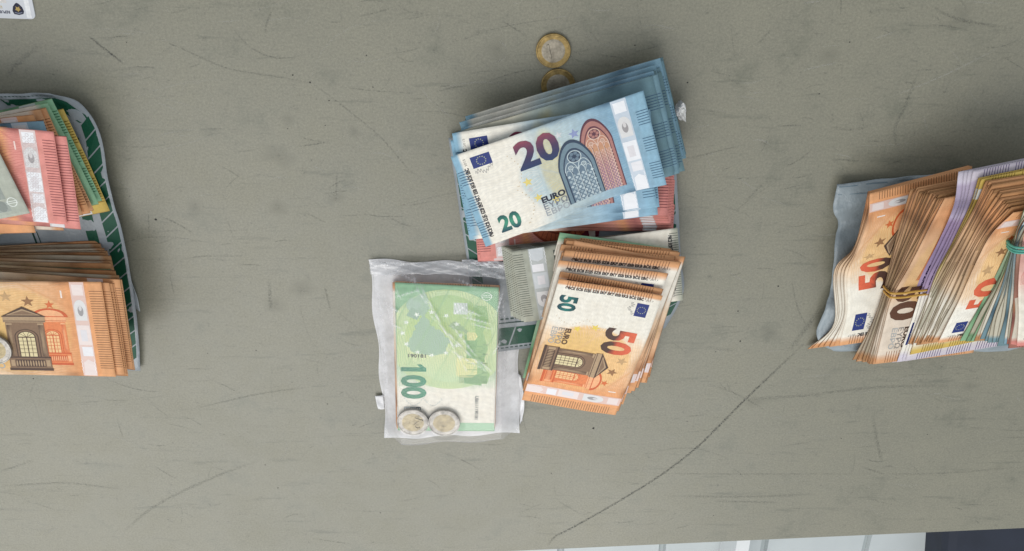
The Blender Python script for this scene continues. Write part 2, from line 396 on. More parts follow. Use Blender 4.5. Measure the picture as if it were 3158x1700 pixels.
def hologram(P, x0, x1, W, tint, wht=(232, 232, 234)):
    tn = np.array(tint)
    P.rect("hologram_strip", x0, 0.4, x1, W - 0.4, grad(1, [(0, tuple(tn)), (W * .35, tuple(tn * .9 + 22)), (W * .7, tuple(tn * .96)), (W, tuple(tn))]), 0)
    w = x1 - x0
    P.rect("hologram_strip", x0 + .12 * w, W * .86, x1 - .12 * w, W * .97, wht, .03)
    arch = [(x0 + .1 * w, W * .60)] + [(x0 + w / 2 - .42 * w * math.cos(a), W * .73 + W * .085 * math.sin(a)) for a in np.linspace(0, math.pi, 14)] + [(x0 + .9 * w, W * .60)]
    P.poly("hologram_strip", arch, (214, 212, 210), .03)
    P.disc("hologram_strip", x0 + w / 2, W * .70, w * .2, W * .055, (150, 146, 146), .06, 14)
    P.disc("hologram_strip", x0 + w / 2, W * .73, w * .11, W * .03, (206, 202, 200), .09, 12)
    P.rect("hologram_strip", x0 + .05 * w, W * .34, x1 - .05 * w, W * .55, wht, .03)
    P.rect("hologram_strip", x0 + .26 * w, W * .38, x1 - .3 * w, W * .5, (216, 212, 214), .06)
    P.rect("hologram_strip", x0 + .2 * w, W * .22, x1 - .08 * w, W * .32, (228, 226, 228), .03)
    P.poly("hologram_strip", [(x0 + .1 * w, .6), (x1 - .06 * w, .6), (x1 - .1 * w, W * .15), (x0 + w / 2, W * .185), (x0 + .16 * w, W * .15)], wht, .03)
    for s in (.02, .92):
        P.line("hologram_strip", [(x0 + s * w + .3 * math.sin(k), W * .04 + k * .5) for k in range(24)], .25, (250, 250, 250), .05)
def lancet(x0, x1, y0, ys, n=10):
    cx, hw = (x0 + x1) / 2, (x1 - x0) / 2; pts = [(x0, y0), (x1, y0)]
    ap = ys + hw * 1.55
    for k in range(n + 1): t = k / n; pts.append((x1 - hw * t ** 1.35, ys + (ap - ys) * math.sin(t * math.pi / 2)))
    for k in range(n - 1, -1, -1): t = k / n; pts.append((x0 + hw * t ** 1.35, ys + (ap - ys) * math.sin(t * math.pi / 2)))
    return pts
def gothic(P, part, x0, x1, y0, ys, dark, mid, light, glass, h, cell, rose=True):
    P.poly(part, lancet(x0, x1, y0, ys), dark, h)
    i = (x1 - x0) * .035; P.poly(part, lancet(x0 + i, x1 - i, y0, ys - i), mid, h + .03)
    j = (x1 - x0) * .12; P.poly(part, lancet(x0 + j, x1 - j, y0, ys - j * .6), dark, h + .06)
    k = (x1 - x0) * .145; P.poly(part, lancet(x0 + k, x1 - k, y0, ys - k * .6), glass, h + .09)
    cx, wd = (x0 + x1) / 2, (x1 - x0) - 2 * k
    lt = ys - wd * .24
    for q in range(4):                                       # four lights with pointed heads
        a = x0 + k + wd * q / 4; P.line(part, lancet(a + .25, a + wd / 4 - .25, y0, lt - (1.2 if q in (0, 3) else 0), 6)[1:], .42, light, h + .15)
        P.line(part, [(a, y0), (a, lt)], .5, dark, h + .13)
    for r in range(2):
        a = x0 + k + wd * r / 2; P.line(part, lancet(a + .2, a + wd / 2 - .2, lt - 2, lt + wd * .06, 6)[1:], .5, light, h + .17)
        P.ring(part, a + wd / 4, lt + wd * .19, wd * .09, .45, light, h + .17, 14)
        for t in range(6): P.ring(part, a + wd / 4 + wd * .05 * math.cos(t * 1.047), lt + wd * .19 + wd * .05 * math.sin(t * 1.047), wd * .03, .25, light, h + .18, 8)
    P.disc(part, cx, ys + wd * .36, wd * .25, wd * .25, dark, h + .12, 24)
    P.ring(part, cx, ys + wd * .36, wd * .25, .55, light, h + .19)
    for t in range(6):
        P.disc(part, cx + wd * .145 * math.cos(t * 1.047), ys + wd * .36 + wd * .145 * math.sin(t * 1.047), wd * .07, wd * .07, glass if not callable(glass) else mid, h + .16, 12)
    y = y0 + .6; row = 0
    while y < lt - 3:                                        # leaded quarries
        x = x0 + k + .4 + (row % 2) * cell / 2
        while x < x1 - k - .8:
            P.poly(part, [(x, y), (x + cell * .38, y - cell * .38), (x + cell * .76, y), (x + cell * .38, y + cell * .38)], cell_col(x, y, light, mid), h + .12)
            x += cell
        y += cell * .62; row += 1
def cell_col(x, y, a, b):
    t = (math.sin(x * 3.1) * math.cos(y * 2.3) + 1) / 2
    return tuple(np.array(a) * (1 - t * .6) + np.array(b) * t * .6)
def pedimented(P, part, x0, x1, y0, y1, cs, h, front=True):
    dk, md, lt, gl = cs; w = x1 - x0; H = y1 - y0; cx = (x0 + x1) / 2
    P.rect(part, x0, y0, x1, y0 + .04 * H, dk, h)
    P.rect(part, x0 + .02 * w, y0 + .04 * H, x1 - .02 * w, y0 + .20 * H, md, h)
    P.rect(part, x0 + .16 * w, y0 + .06 * H, x1 - .16 * w, y0 + .175 * H, dk, h + .03)
    for k in range(11):
        x = x0 + .19 * w + k * .062 * w
        P.disc(part, x, y0 + .115 * H, .018 * w, .05 * H, lt, h + .06, 8)
    for s in (x0 + .05 * w, x1 - .14 * w): P.rect(part, s, y0 + .07 * H, s + .09 * w, y0 + .17 * H, lt, h + .03)
    P.rect(part, x0 + .02 * w, y0 + .20 * H, x1 - .02 * w, y0 + .225 * H, dk, h)
    P.rect(part, x0 + .06 * w, y0 + .225 * H, x1 - .06 * w, y0 + .76 * H, md, h)
    for s in (x0 + .09 * w, x1 - .19 * w):                   # columns
        P.rect(part, s, y0 + .23 * H, s + .10 * w, y0 + .72 * H, grad(0, [(s, dk), (s + .04 * w, lt), (s + .10 * w, md)]), h + .03)
        P.rect(part, s - .02 * w, y0 + .72 * H, s + .12 * w, y0 + .745 * H, lt, h + .04)
    def archp(i, top): 
        a0, a1 = x0 + i * w, x1 - i * w; r = (a1 - a0) / 2; ys = y0 + top * H
        return [(a0, y0 + .225 * H), (a1, y0 + .225 * H)] + [(cx + r * math.cos(a), ys + r * .82 * math.sin(a)) for a in np.linspace(0, math.pi, 18)]
    P.poly(part, archp(.225, .53), dk, h + .06); P.poly(part, archp(.25, .53), md, h + .09); P.poly(part, archp(.29, .53), dk, h + .12)
    P.poly(part, archp(.315, .53), gl, h + .15)
    a0, a1 = x0 + .315 * w, x1 - .315 * w
    for k in range(1, 4):
        x = a0 + (a1 - a0) * k / 4; P.line(part, [(x, y0 + .225 * H), (x, y0 + .53 * H)], .7 if k == 2 else .35, dk, h + .18)
    for k in range(1, 5): P.line(part, [(a0, y0 + (.225 + .061 * k) * H), (a1, y0 + (.225 + .061 * k) * H)], .35, dk, h + .18)
    P.line(part, [(a0, y0 + .53 * H), (a1, y0 + .53 * H)], .8, dk, h + .2)
    for a in (.7, 1.2, 1.94, 2.44): P.line(part, [(cx, y0 + .53 * H), (cx + (a1 - a0) / 2 * math.cos(a), y0 + .53 * H + (a1 - a0) / 2 * .82 * math.sin(a))], .3, dk, h + .18)
    P.rect(part, x0 + .02 * w, y0 + .76 * H, x1 - .02 * w, y0 + .845 * H, lt, h)
    P.rect(part, x0 + .02 * w, y0 + .775 * H, x1 - .02 * w, y0 + .785 * H, dk, h + .03)
    if front:
        P.poly(part, [(x0 - .02 * w, y0 + .845 * H), (x1 + .02 * w, y0 + .845 * H), (cx, y1)], dk, h)
        P.poly(part, [(x0 + .10 * w, y0 + .868 * H), (x1 - .10 * w, y0 + .868 * H), (cx, y1 - .035 * H)], lt, h + .03)
        P.poly(part, [(x0 + .19 * w, y0 + .878 * H), (x1 - .19 * w, y0 + .878 * H), (cx, y1 - .06 * H)], md, h + .06)
    else:
        P.poly(part, [(x0 - .05 * w, y0 + .845 * H), (x1 + .05 * w, y0 + .845 * H)] + [(cx + w * .55 * math.cos(a), y0 + .845 * H + .15 * H * math.sin(a)) for a in np.linspace(.05, math.pi - .05, 16)], dk, h)
        P.poly(part, [(x0 + .06 * w, y0 + .86 * H), (x1 - .06 * w, y0 + .86 * H)] + [(cx + w * .42 * math.cos(a), y0 + .86 * H + .105 * H * math.sin(a)) for a in np.linspace(.1, math.pi - .1, 14)], lt, h + .03)

def rough(pts, n=6, amp=.11):
    rr = random.Random(3); out = []
    for i in range(len(pts)):
        a, b = pts[i], pts[(i + 1) % len(pts)]; l = math.dist(a, b)
        for k in range(n):
            t = k / n; j = 0 if k == 0 else rr.uniform(-1, 1) * amp * l
            out.append((a[0] + (b[0] - a[0]) * t - (b[1] - a[1]) / l * j, a[1] + (b[1] - a[1]) * t + (b[0] - a[0]) / l * j))
    return out
def guilloche(P, d, x0, x1, colr, step=1.5, h=-0.03):
    W = SIZE[d][1]; y = 1.5; k = 0
    while y < W - 1.5:
        P.line("fine_lines", [(x0 + (x1 - x0) * t, min(W - .6, max(.6, y + 1.6 * math.sin(t * 9 + k * .35) + .5 * math.sin(t * 31 + k)))) for t in np.linspace(0, 1, 34)], .26, colr, h); y += step; k += 1
_DES = {}
def design(d, side, detail):
    key = (d, side, detail)
    if key in _DES: return _DES[key]
    P = Print(); L, W = SIZE[d]
    ticks(P, d, side == 'front' or d != 50, True) if not (d in (5, 100) and side == 'back') else None
    if detail == 'ticks': pass
    elif detail == 'ends':
        if side == 'front' and d < 500:
            hologram(P, 0.835 * L, 0.915 * L, W, {20: (196, 206, 216), 50: (220, 198, 192)}.get(d, (200, 200, 198)), (222, 218, 218) if d != 5 else (196, 200, 202))
            flag(P, .085 * L, .81 * W, .185 * L, .93 * W); lettering(P, d, "2015")
        elif side == 'front': flag(P, .10 * L, .78 * W, .23 * L, .93 * W); lettering(P, d, "2002")
    elif d == 20:
        guilloche(P, d, 50, 108, grad(0, [(50, (196, 204, 204)), (70, (186, 196, 190)), (108, (118, 160, 190))])); guilloche(P, d, 9, 50, (230, 226, 216), 2.1)
        hologram(P, 109, 120, W, (196, 206, 216)); flag(P, 11.2, 58.5, 24.4, 67); signature(P, 11.5, 54.5, 13); lettering(P, d, "2015")
        gothic(P, "red_window", 81, 104, 7, 47, (92, 52, 66), (172, 120, 112), (222, 190, 172),
               grad(1, [(7, (140, 112, 142)), (28, (158, 116, 130)), (40, (200, 150, 116)), (60, (176, 112, 108))]), .03, 2.3)
        gothic(P, "blue_window", 62.5, 88, 7, 35, (44, 62, 84), (112, 134, 146), (196, 208, 210), (104, 124, 140), .32, 3.2)
        for x, y, r, c in ((41.2, 36, 3.6, (226, 206, 120)), (44.4, 22, 3.4, (226, 206, 120)), (55, 15.5, 3.2, (226, 206, 120)), (80, 58, 4, (140, 150, 190)), (70, 61, 3, (206, 206, 206)), (41, 30, 2.6, (206, 204, 200))):
            P.star("star", x, y, r, c, .0)
        P.text("numeral", "20", 39.5, 46.2, 19.5, grad(1, [(46, (36, 56, 96)), (54, (58, 52, 88)), (62, (112, 60, 84)), (66, (140, 66, 84))]), .2, 0, .035, 29)
        P.text("small_numeral", "20", 13.8, 6.5, 12, grad(1, [(7, (18, 70, 84)), (12, (60, 150, 120)), (18, (14, 84, 82))]), .03, 0, .04, 15)
        euro_words(P, 45.7, 16.6, 16.5, (30, 36, 56))
        for k in range(26): P.disc("dots", 33 + 7 * abs(math.sin(k * 2.4)), 6 + 56 * ((k * .381) % 1), .4, .4, (206, 186, 150), .0, 6)
    elif d == 50 and side == 'front':
        guilloche(P, d, 48, 118, grad(0, [(48, (238, 206, 172)), (70, (226, 178, 116)), (118, (222, 150, 98))])); guilloche(P, d, 9, 46, (234, 228, 216), 2.1)
        hologram(P, 118.5, 128, W, (222, 190, 178), (228, 212, 206)); flag(P, 11.5, 61, 25, 70); signature(P, 11.5, 56.5, 13); lettering(P, d, "2017")
        pedimented(P, "rear_window", 91, 113, 9, 56, ((206, 96, 52), (228, 132, 80), (240, 176, 128), (240, 196, 140)), .03, False)
        pedimented(P, "window", 70, 99, 4, 57, ((78, 56, 44), (132, 104, 80), (176, 148, 116), (222, 206, 160)), .30)
        P.text("numeral", "50", 41, 46.5, 21.5, grad(1, [(46, (72, 48, 40)), (55.5, (80, 50, 40)), (57, (206, 88, 56)), (68, (222, 104, 70))]), .06, 0, .035, 28)
        P.text("small_numeral", "50", 15, 5, 12.5, grad(1, [(5, (14, 62, 76)), (11, (24, 120, 112)), (17, (12, 66, 72))]), .03, 0, .04, 16)
        euro_words(P, 49, 15.8, 18, (86, 60, 40), .95)
        for x, y, r, c in ((48, 24, 3.5, (232, 204, 90)), (44, 37, 3.8, (232, 204, 90)), (75, 65, 4.6, (196, 158, 112)), (89, 61, 4.6, (150, 108, 70)), (103, 58.5, 3.6, (214, 110, 60))):
            P.star("star", x, y, r, c, .0)
        P.line("white_bar", [(112, 64), (112, 70)], 1.1, (240, 226, 214), .0)
        for k in range(30): P.disc("dots", 36 + 8 * abs(math.sin(k * 2.4)), 6 + 48 * ((k * .381) % 1), .4, .4, (214, 196, 170), .0, 6)
    elif d == 50:
        P.text("numeral", "50", 75, 3.5, 21, (92, 56, 36), .03, 0, .045, 31); euro_words(P, 112, 17, 17, (70, 50, 36), .9)
        P.text("small_numeral", "50", 8, 58, 11, (150, 92, 56), .03, 0, .03, 15)
        for k in range(12):
            a = k * math.pi / 6; P.star("star", 52 + 24 * math.cos(a), 42 + 22 * math.sin(a), 2.6, (238, 226, 210), .03)
        P.poly("bridge", [(10, 12), (70, 12), (70, 22), (62, 24), (52, 16), (42, 24), (32, 16), (22, 24), (10, 20)], (190, 120, 76), .0)
    elif d == 100 and side == 'front':
        hologram(P, 0.835 * L, 0.915 * L, W, (206, 212, 204)); flag(P, .085 * L, .81 * W, .185 * L, .93 * W); lettering(P, d, "2019")
    elif d == 100:
        guilloche(P, d, 4, 100, grad(0, [(4, (136, 182, 140)), (60, (150, 188, 128)), (100, (176, 206, 160))]), 1.4, .10)
        P.poly("map", [(53 + 49 * math.cos(a), min(76.4, max(.6, 40 + 46 * math.sin(a)))) for a in np.linspace(0, 6.283, 60, endpoint=False)], (200, 216, 160), .0)
        P.disc("map", 52, 40, 43, 33, grad(0, [(8, (172, 202, 134)), (46, (188, 208, 136)), (66, (216, 222, 168)), (98, (198, 220, 172))]), .03, 48)
        P.disc("map", 20, 14, 7, 6, (170, 192, 176), .05, 14); P.poly("map", [(22, 12), (30, 8), (34, 16), (26, 20)], (150, 174, 156), .07); P.poly("map", rough([(8, 22), (14, 12), (18, 20), (28, 14), (30, 20), (38, 16), (52, 10), (60, 8), (66, 14), (68, 26), (66, 40), (60, 38), (54, 42), (44, 34), (38, 26), (28, 22), (22, 26), (14, 24)]), (160, 186, 162), .06)
        P.poly("map", rough([(34, 44), (38, 40), (42, 44), (44, 52), (50, 56), (48, 60), (42, 54), (36, 48)]), (152, 176, 132), .06)
        for k in range(12):
            a = k * math.pi / 6; P.star("star", 47 + 21 * math.cos(a), 27 + 22 * math.sin(a), 2.6, (240, 242, 232), .09, a)
        P.poly("bridge", [(18, 60), (96, 60), (96, 70), (86, 72), (76, 66), (60, 70), (44, 66), (30, 70), (18, 68)], (152, 188, 122), .05)
        P.poly("bridge", [(46, 52), (66, 54), (84, 52), (96, 52), (98, 66), (88, 62), (70, 60), (52, 62)], (134, 176, 116), .06)
        P.poly("bridge", [(70, 46), (88, 46), (90, 50), (90, 58), (86, 62), (72, 62), (70, 58)], (226, 222, 156), .09)
        P.poly("bridge", [(44, 54), (52, 54), (52, 60), (48, 62), (44, 60)], (224, 220, 152), .09)
        for k in range(9): P.line("bridge", [(88 + k * .9, 48), (88 + k * .9, 70)], .28, (84, 136, 90), .11)
        for k in range(5): P.line("bridge", [(56 + k * 9.5, 66), (56 + k * 9.5, 70)], .5, (70, 108, 70), .13)
        P.text("numeral", "100", 80.5, 4.2, 18, grad(1, [(4, (34, 120, 84)), (22, (40, 138, 100))]), .12, 0, .04, 32.5)
        P.poly("numeral", [(80.8, 22.1), (80.8, 18.2), (77.4, 15.6), (77.4, 19.0)], (38, 134, 96), .12)
        for k in range(6):
            P.line("bridge", [(60 + k * 6 + 2.4 * math.cos(a), 63 + 4.4 * math.sin(a)) for a in np.linspace(0, math.pi, 10)], .5, (108, 156, 104), .12)
            P.line("bridge", [(57.6 + k * 6, 54), (57.6 + k * 6, 63)], .5, (120, 164, 110), .12)
        P.text("serial_number", "UB6111190181", 109, 61, 2.7, (84, 90, 88), .06, 0, .02, 25)
        P.text("serial_number", "190181", 70.5, 9, 3.3, (52, 60, 52), .12, math.pi / 2, .03, 13.5)
        euro_words(P, 121.5, 14.6, 17, (50, 66, 66), .85)
        P.rect("edge_strip", 138, .5, 146, W - .5, (172, 208, 172), .0)
        P.ring("euro_sign", 9, 68, 3.6, .7, (232, 240, 226), .05, 22); P.line("euro_sign", [(9.6, 63.6), (9.6, 72.5)], .55, (232, 240, 226), .07); P.line("euro_sign", [(8, 63.6), (8, 72.5)], .55, (232, 240, 226), .07)
        P.rect("silver_patch", 16, 43.5, 27, 54, (206, 210, 206), .05)
        for k in range(14): P.rect("silver_patch", 17 + 9 * ((k * .618) % 1), 44 + 9 * ((k * .381) % 1), 18.4 + 9 * ((k * .618) % 1), 45 + 9 * ((k * .381) % 1), (244, 244, 244), .08)
        for k in range(40): P.disc("dots", 112 + 8 * abs(math.sin(k * 2.4)), 6 + 30 * ((k * .381) % 1), .45, .45, (188, 196, 190), .05, 6)
    elif d == 10:
        guilloche(P, d, 50, 104, (206, 120, 112))
        hologram(P, 0.825 * L, 0.905 * L, W, (216, 196, 192))
        for k in range(60):
            x = .83 * L + 8.5 * ((k * .618) % 1); y = 2 + 62 * k / 60
            P.ring("hologram_strip", x, y, 1.1, .22, (194, 178, 178), .12, 6)
        arch = lambda r: [(66 + r * math.cos(a), 22 + r * 1.3 * math.sin(a)) for a in np.linspace(0, math.pi, 24)]
        for r, c, h in ((29, (150, 70, 46), .03), (27.5, (190, 104, 70), .06), (22, (126, 56, 40), .09), (20.8, (200, 116, 78), .12), (15.5, (130, 62, 44), .15), (14.5, (214, 150, 104), .18)):
            P.poly("arch", [(66 - r, 4)] + [(66 + r, 4)] + arch(r), c, h)
        for k in range(26):
            a = math.pi * k / 25; P.line("arch", [(66 + 22 * math.cos(a), 22 + 28.6 * math.sin(a)), (66 + 27.5 * math.cos(a), 22 + 35.6 * math.sin(a))], .4, (132, 62, 44), .2)
        P.text("numeral", "10", 36, 44, 18, (112, 34, 52), .06, 0, .04, 25); P.text("small_numeral", "10", 13, 6, 11, (96, 30, 48), .03, 0, .04, 14)
        flag(P, 10.5, 54, 23, 62); lettering(P, d, "2014"); P.line("white_bar", [(100.5, 52), (100.5, 58)], 1.0, (240, 214, 204), .0)
    elif d == 5 and side == 'front':
        hologram(P, 0.80 * L, 0.90 * L, W, (176, 180, 178), (196, 200, 202))
        P.rect("arch", 62, 4, 90, 52, (74, 80, 74), .03)
        for k in range(4): P.rect("arch", 64 + k * 6.6, 6, 68.4 + k * 6.6, 30, (120, 126, 114), .06)
        for k in range(3): P.disc("arch", 67.5 + k * 9, 40, 3.4, 7, (128, 132, 120), .06)
        P.text("numeral", "5", 38, 40, 17, (70, 78, 80), .06, 0, .04); P.text("small_numeral", "5", 16, 34, 11, (24, 110, 84), .03, 0, .05)
        flag(P, 10, 48, 22, 56); lettering(P, d, "2013")
    elif d == 5:
        for k in range(4):
            P.rect("bridge", 60 + k * 13, 13, 70 + k * 13, 24, (150, 156, 148), .0); P.disc("bridge", 65 + k * 13, 22, 4, 7, (128, 134, 128), .03, 16)
            P.rect("bridge", 60 + k * 13, 4, 70 + k * 13, 11, (158, 164, 156), .0); P.disc("bridge", 65 + k * 13, 8, 3.4, 4, (136, 142, 136), .03, 14)
        P.ring("euro_sign", 112, 10, 3.2, .6, (226, 230, 222), .05, 20); P.line("euro_sign", [(108, 10.7), (116, 10.7)], .5, (226, 230, 222), .07); P.line("euro_sign", [(108, 9.3), (116, 9.3)], .5, (226, 230, 222), .07)
        P.text("numeral", "5", 30, 34, 18, (96, 106, 104), .03, 0, .04)
    elif d == 500:
        P.text("lettering", "BCE ECB EZB EKT EKP", 33, W - 5.6, 2.9, (44, 34, 74), .03, 0, .05, 44); flag(P, 13, W - 10, 30, W - 1.5)
    else:
        lettering(P, d, "2002"); flag(P, .10 * L, .78 * W, .23 * L, .93 * W)
    _DES[key] = P
    return P

# ------------------------------------------------------------------ sheets
def spline(P, t):
    """Catmull-Rom through the rows of P (K,3) at t in 0..1"""
    P = np.asarray(P, float); K = len(P)
    if K == 2: return P[0] + (P[1] - P[0]) * t[..., None]
    E = np.vstack([2 * P[0] - P[1], P, 2 * P[-1] - P[-2]])
    s = np.clip(t, 0, 1) * (K - 1); i = np.minimum(s.astype(int), K - 2); f = (s - i)[..., None]
    a, b, c, d = E[i], E[i + 1], E[i + 2], E[i + 3]
    return 0.5 * ((2 * b) + (c - a) * f + (2 * a - 5 * b + 4 * c - d) * f * f + (3 * b - a - 3 * c + d) * f ** 3)
class Sheet:
    """ruled sheet between two edge curves (u runs along the note), with gentle waves"""
    def __init__(s, E0, E1, L, W, waves=(), curl=()):
        s.curl = curl
        s.E0, s.E1, s.L, s.W, s.waves = np.asarray(E0, float), np.asarray(E1, float), L, W, waves
    def raw(s, x, y):
        u, v = x / s.L, y / s.W
        p = spline(s.E0, u) * (1 - v)[..., None] + spline(s.E1, u) * v[..., None]
        z = np.zeros_like(u)
        for (a, ku, kv, ph) in s.waves: z = z + a * np.sin(ku * u + kv * v + ph)
        for (cu, cv, am, ru, rv) in s.curl: z = z + am * np.exp(-((u - cu) / ru) ** 2 - ((v - cv) / rv) ** 2)
        p[..., 2] += z * 0.001
        return p
    def __call__(s, x, y, h=0.0):
        p = s.raw(x, y); e = 0.4
        du = s.raw(x + e, y) - s.raw(x - e, y); dv = s.raw(x, y + e) - s.raw(x, y - e)
        n = np.cross(du, dv); n /= np.linalg.norm(n, axis=-1, keepdims=True) + 1e-12
        return p + n * (np.asarray(h) * 0.001)[..., None]
def sheet_mesh(name, S, nu, nv, colour_top, colour_bot, mat, th=0.22, rimrows=False):
    x = np.linspace(0, S.L, nu + 1); y = np.linspace(0, S.W, nv + 1)
    if rimrows:
        y = np.concatenate([[0, .7], y[1:-1], [S.W - .7, S.W]]); nv = len(y) - 1
    X, Y = np.meshgrid(x, y, indexing='ij')
    X, Y = X.ravel(), Y.ravel()
    top = S(X, Y, np.full(X.shape, 0.0)); bot = S(X, Y, np.full(X.shape, -th))
    n = len(X); idx = np.arange(n).reshape(nu + 1, nv + 1); F = []
    a, b, c, d = idx[:-1, :-1].ravel(), idx[1:, :-1].ravel(), idx[1:, 1:].ravel(), idx[:-1, 1:].ravel()
    F += list(zip(a, b, c, d)); F += list(zip(a + n, d + n, c + n, b + n))
    rim = list(idx[:, 0]) + list(idx[-1, 1:]) + list(idx[-2::-1, -1]) + list(idx[0, -2:0:-1])
    for i in range(len(rim)):
        p, q = rim[i], rim[(i + 1) % len(rim)]; F.append((p, p + n, q + n, q))
    C = np.vstack([colour_top(X, Y), colour_bot(X, Y)])
    V = np.vstack([top, bot]); ctr = V.mean(0)
    me = new_mesh(name, V - ctr, F, mat, C); return me, ctr
def add_print(o, S, ctr, P, base=0.06, foil=("hologram_strip", "silver_patch")):
    for part, chunks in P.parts.items():
        xy = np.vstack([c[0] for c in chunks]); C = np.vstack([c[1] for c in chunks])
        h = np.concatenate([np.full(len(c[0]), base + c[2] * 0.8) for c in chunks])
        V = S(xy[:, 0], xy[:, 1], h) - ctr
        part = part.split('#')[0]
        me = new_mesh(part, V, np.arange(len(V)).reshape(-1, 3), M_FOIL if part in foil else M_INK, C)
        q = obj(part, me, o)
        if part in ('tick_marks', 'stitch_line', 'dots', 'border_block', 'fine_lines'): q['kind'] = 'stuff'
def note(d, side, E0, E1, label, group=None, detail='ends', res=None, waves=None, jit=1.0, th=0.22, soil_shade=1.0, gap_shade=1.0, curls=True):
    soil_shade = np.array([soil_shade, soil_shade * .985 + .015 * soil_shade * soil_shade, soil_shade ** 1.25])  # uneven soiling per sheet, deepened to paint in shade between stacked sheets
    L, W = SIZE[d]
    if waves is None:
        waves = [(jit * random.uniform(.15, .45), random.uniform(3, 7), random.uniform(-2, 2), random.uniform(0, 6)),
                 (jit * random.uniform(.05, .15), random.uniform(9, 16), random.uniform(-4, 4), random.uniform(0, 6))]
    curl = []
    if curls and random.random() < .45: curl.append((random.choice((0, 1)), random.choice((0, 1)), random.uniform(.6, 2.4) * (.6 if detail == 'full' else 1), random.uniform(.05, .14), random.uniform(.15, .5)))
    if curls and random.random() < .5: curl.append((random.uniform(.2, .8), random.choice((0, 1)), random.uniform(.2, .7), .06, random.uniform(.1, .3)))
    S = Sheet(E0, E1, L, W, waves, curl)
    nu, nv = res or ((56, 30) if detail == 'full' else (30, 12))
    name = WORD[d] + "_euro_banknote"; GAP_SHADE[0] = 0.0 if detail == 'full' else gap_shade
    me, ctr = sheet_mesh(name, S, nu, nv, lambda X, Y: base_colour(d, side, X, Y) * soil_shade,
                         lambda X, Y: base_colour(d, 'back' if side == 'front' else 'front', X, Y) * 0.96 * soil_shade, M_PAPER, th, detail != 'full')
    o = obj(name, me, None, ctr)
    tag(o, label, "banknote", group)
    if detail != 'none':
        add_print(o, S, ctr, design(d, side, detail))
    return o
def rectq(d, px, py, z, yaw, corner='TL', sx=0.0, sy=0.0):
    """true-size note whose named corner stands at photo pixel px,py at height z mm; yaw in degrees; sx, sy slopes along length and width -> edges E0 (y=0), E1 (y=W)"""
    L, W = SIZE[d][0] * .001, SIZE[d][1] * .001; a = math.radians(yaw)
    ex = np.array([math.cos(a), math.sin(a), sx]); ex /= np.linalg.norm(ex)
    ey = np.array([-math.sin(a), math.cos(a), sy]); ey /= np.linalg.norm(ey)
    o = at(px, py, z)
    o = o - (ex * L if corner[1] == 'R' else 0) - (ey * W if corner[0] == 'T' else 0)
    return [o, o + ex * L], [o + ey * W, o + ex * L + ey * W]
def quad(bl, br, tr, tl):
    return [at(*bl), at(*br)], [at(*tl), at(*tr)]
def lerp(A, B, t): return [[np.asarray(p) * (1 - t) + np.asarray(q) * t for p, q in zip(a, b)] for a, b in zip(A, B)]
def jig(E, d=0.0008, dz=0.0):
    v = np.array([random.gauss(0, d), random.gauss(0, d), dz]); w = np.array([random.gauss(0, d * .5), random.gauss(0, d * .5), 0])
    return [[p + v + (w if i else -w) for i, p in enumerate(e)] for e in E]

# ------------------------------------------------------------------ plastic security bags under the money
GREY, GREEN, PALE, NAVYG = (150, 156, 160), (20, 80, 58), (178, 184, 188), (22, 62, 52)
def bag_mesh(name, E0, E1, nu, nv, waves, colr, mat, th=0.5):
    S = Sheet(E0, E1, 100.0, 100.0, waves)
    me, ctr = sheet_mesh(name, S, nu, nv, lambda X, Y: np.tile(lin(colr), (len(X), 1)), lambda X, Y: np.tile(lin(colr) * .9, (len(X), 1)), mat, th)
    return obj(name, me, None, ctr), S, ctr
def border(P, x0, x1, y0, y1, n, slant, gap=.22):
    """row of slanted blocks along the x axis between y0 and y1"""
    st = (x1 - x0) / n
    for k in range(n):
        a, b = x0 + k * st, x0 + (k + 1) * st - st * gap
        P.poly("border_block", [(a, y0), (b, y0), (b + slant, y1), (a + slant, y1)], GREEN, .0)
# left bag: u runs down the picture along the right edge, v from off-picture to that edge
R_ = [(150, 289, 9), (247, 322, 10), (306, 407, 12), (330, 530, 13), (352, 640, 13), (382, 745, 13), (402, 850, 11), (420, 949, 9), (427, 1050, 7), (433, 1144, 4)]
L_ = [(-300, 287, 2), (-300, 330, 2), (-300, 420, 2), (-290, 530, 2), (-280, 640, 2), (-270, 745, 2), (-260, 850, 2), (-250, 949, 2), (-240, 1050, 2), (-230, 1144, 2)]
bag, S, ctr = bag_mesh("security_bag", [at(*p) for p in L_], [at(*p) for p in R_], 60, 40, [(.9, 14, 9, 1), (.5, 31, -12, 2), (.25, 60, 25, 0), (.4, 5, 40, 1)], GREY, M_BAG)
tag(bag, "grey plastic security bag with green blocks on its edge under pink ten euro notes", "bag")
P = Print()
border(P, 20, 99, 92.2, 98.6, 16, -3.4, .10)
P.rect("border_band", 24, 83.5, 100, 88.6, GREEN, .0)
for k in range(24): P.rect("stitch_line", 2.6 + .0 * k, 40 + k * 2.4, 3.5, 41.5 + k * 2.4, NAVYG, .0)
P.poly("border_block", [(6, 60), (6, 93), (13, 95), (16, 97.6), (19, 98), (19, 92), (12, 82), (11, 60)], GREEN, .0)
for k in range(9): P.line("stitch_line", [(4.2, 84 + k * 1.2), (5.6 - .1 * (k % 3), 84.8 + k * 1.2)], .35, NAVYG, .02)
P.line("stitch_line", [(38, 56), (48, 57), (58, 60)], .8, NAVYG, 0.0); P.line("stitch_line", [(38, 58), (48, 59), (58, 62)], .4, NAVYG, 0.0); P.line("stitch_line", [(52, 45), (51, 56)], .5, NAVYG, 0)
add_print(bag, S, ctr, P, base=.12)
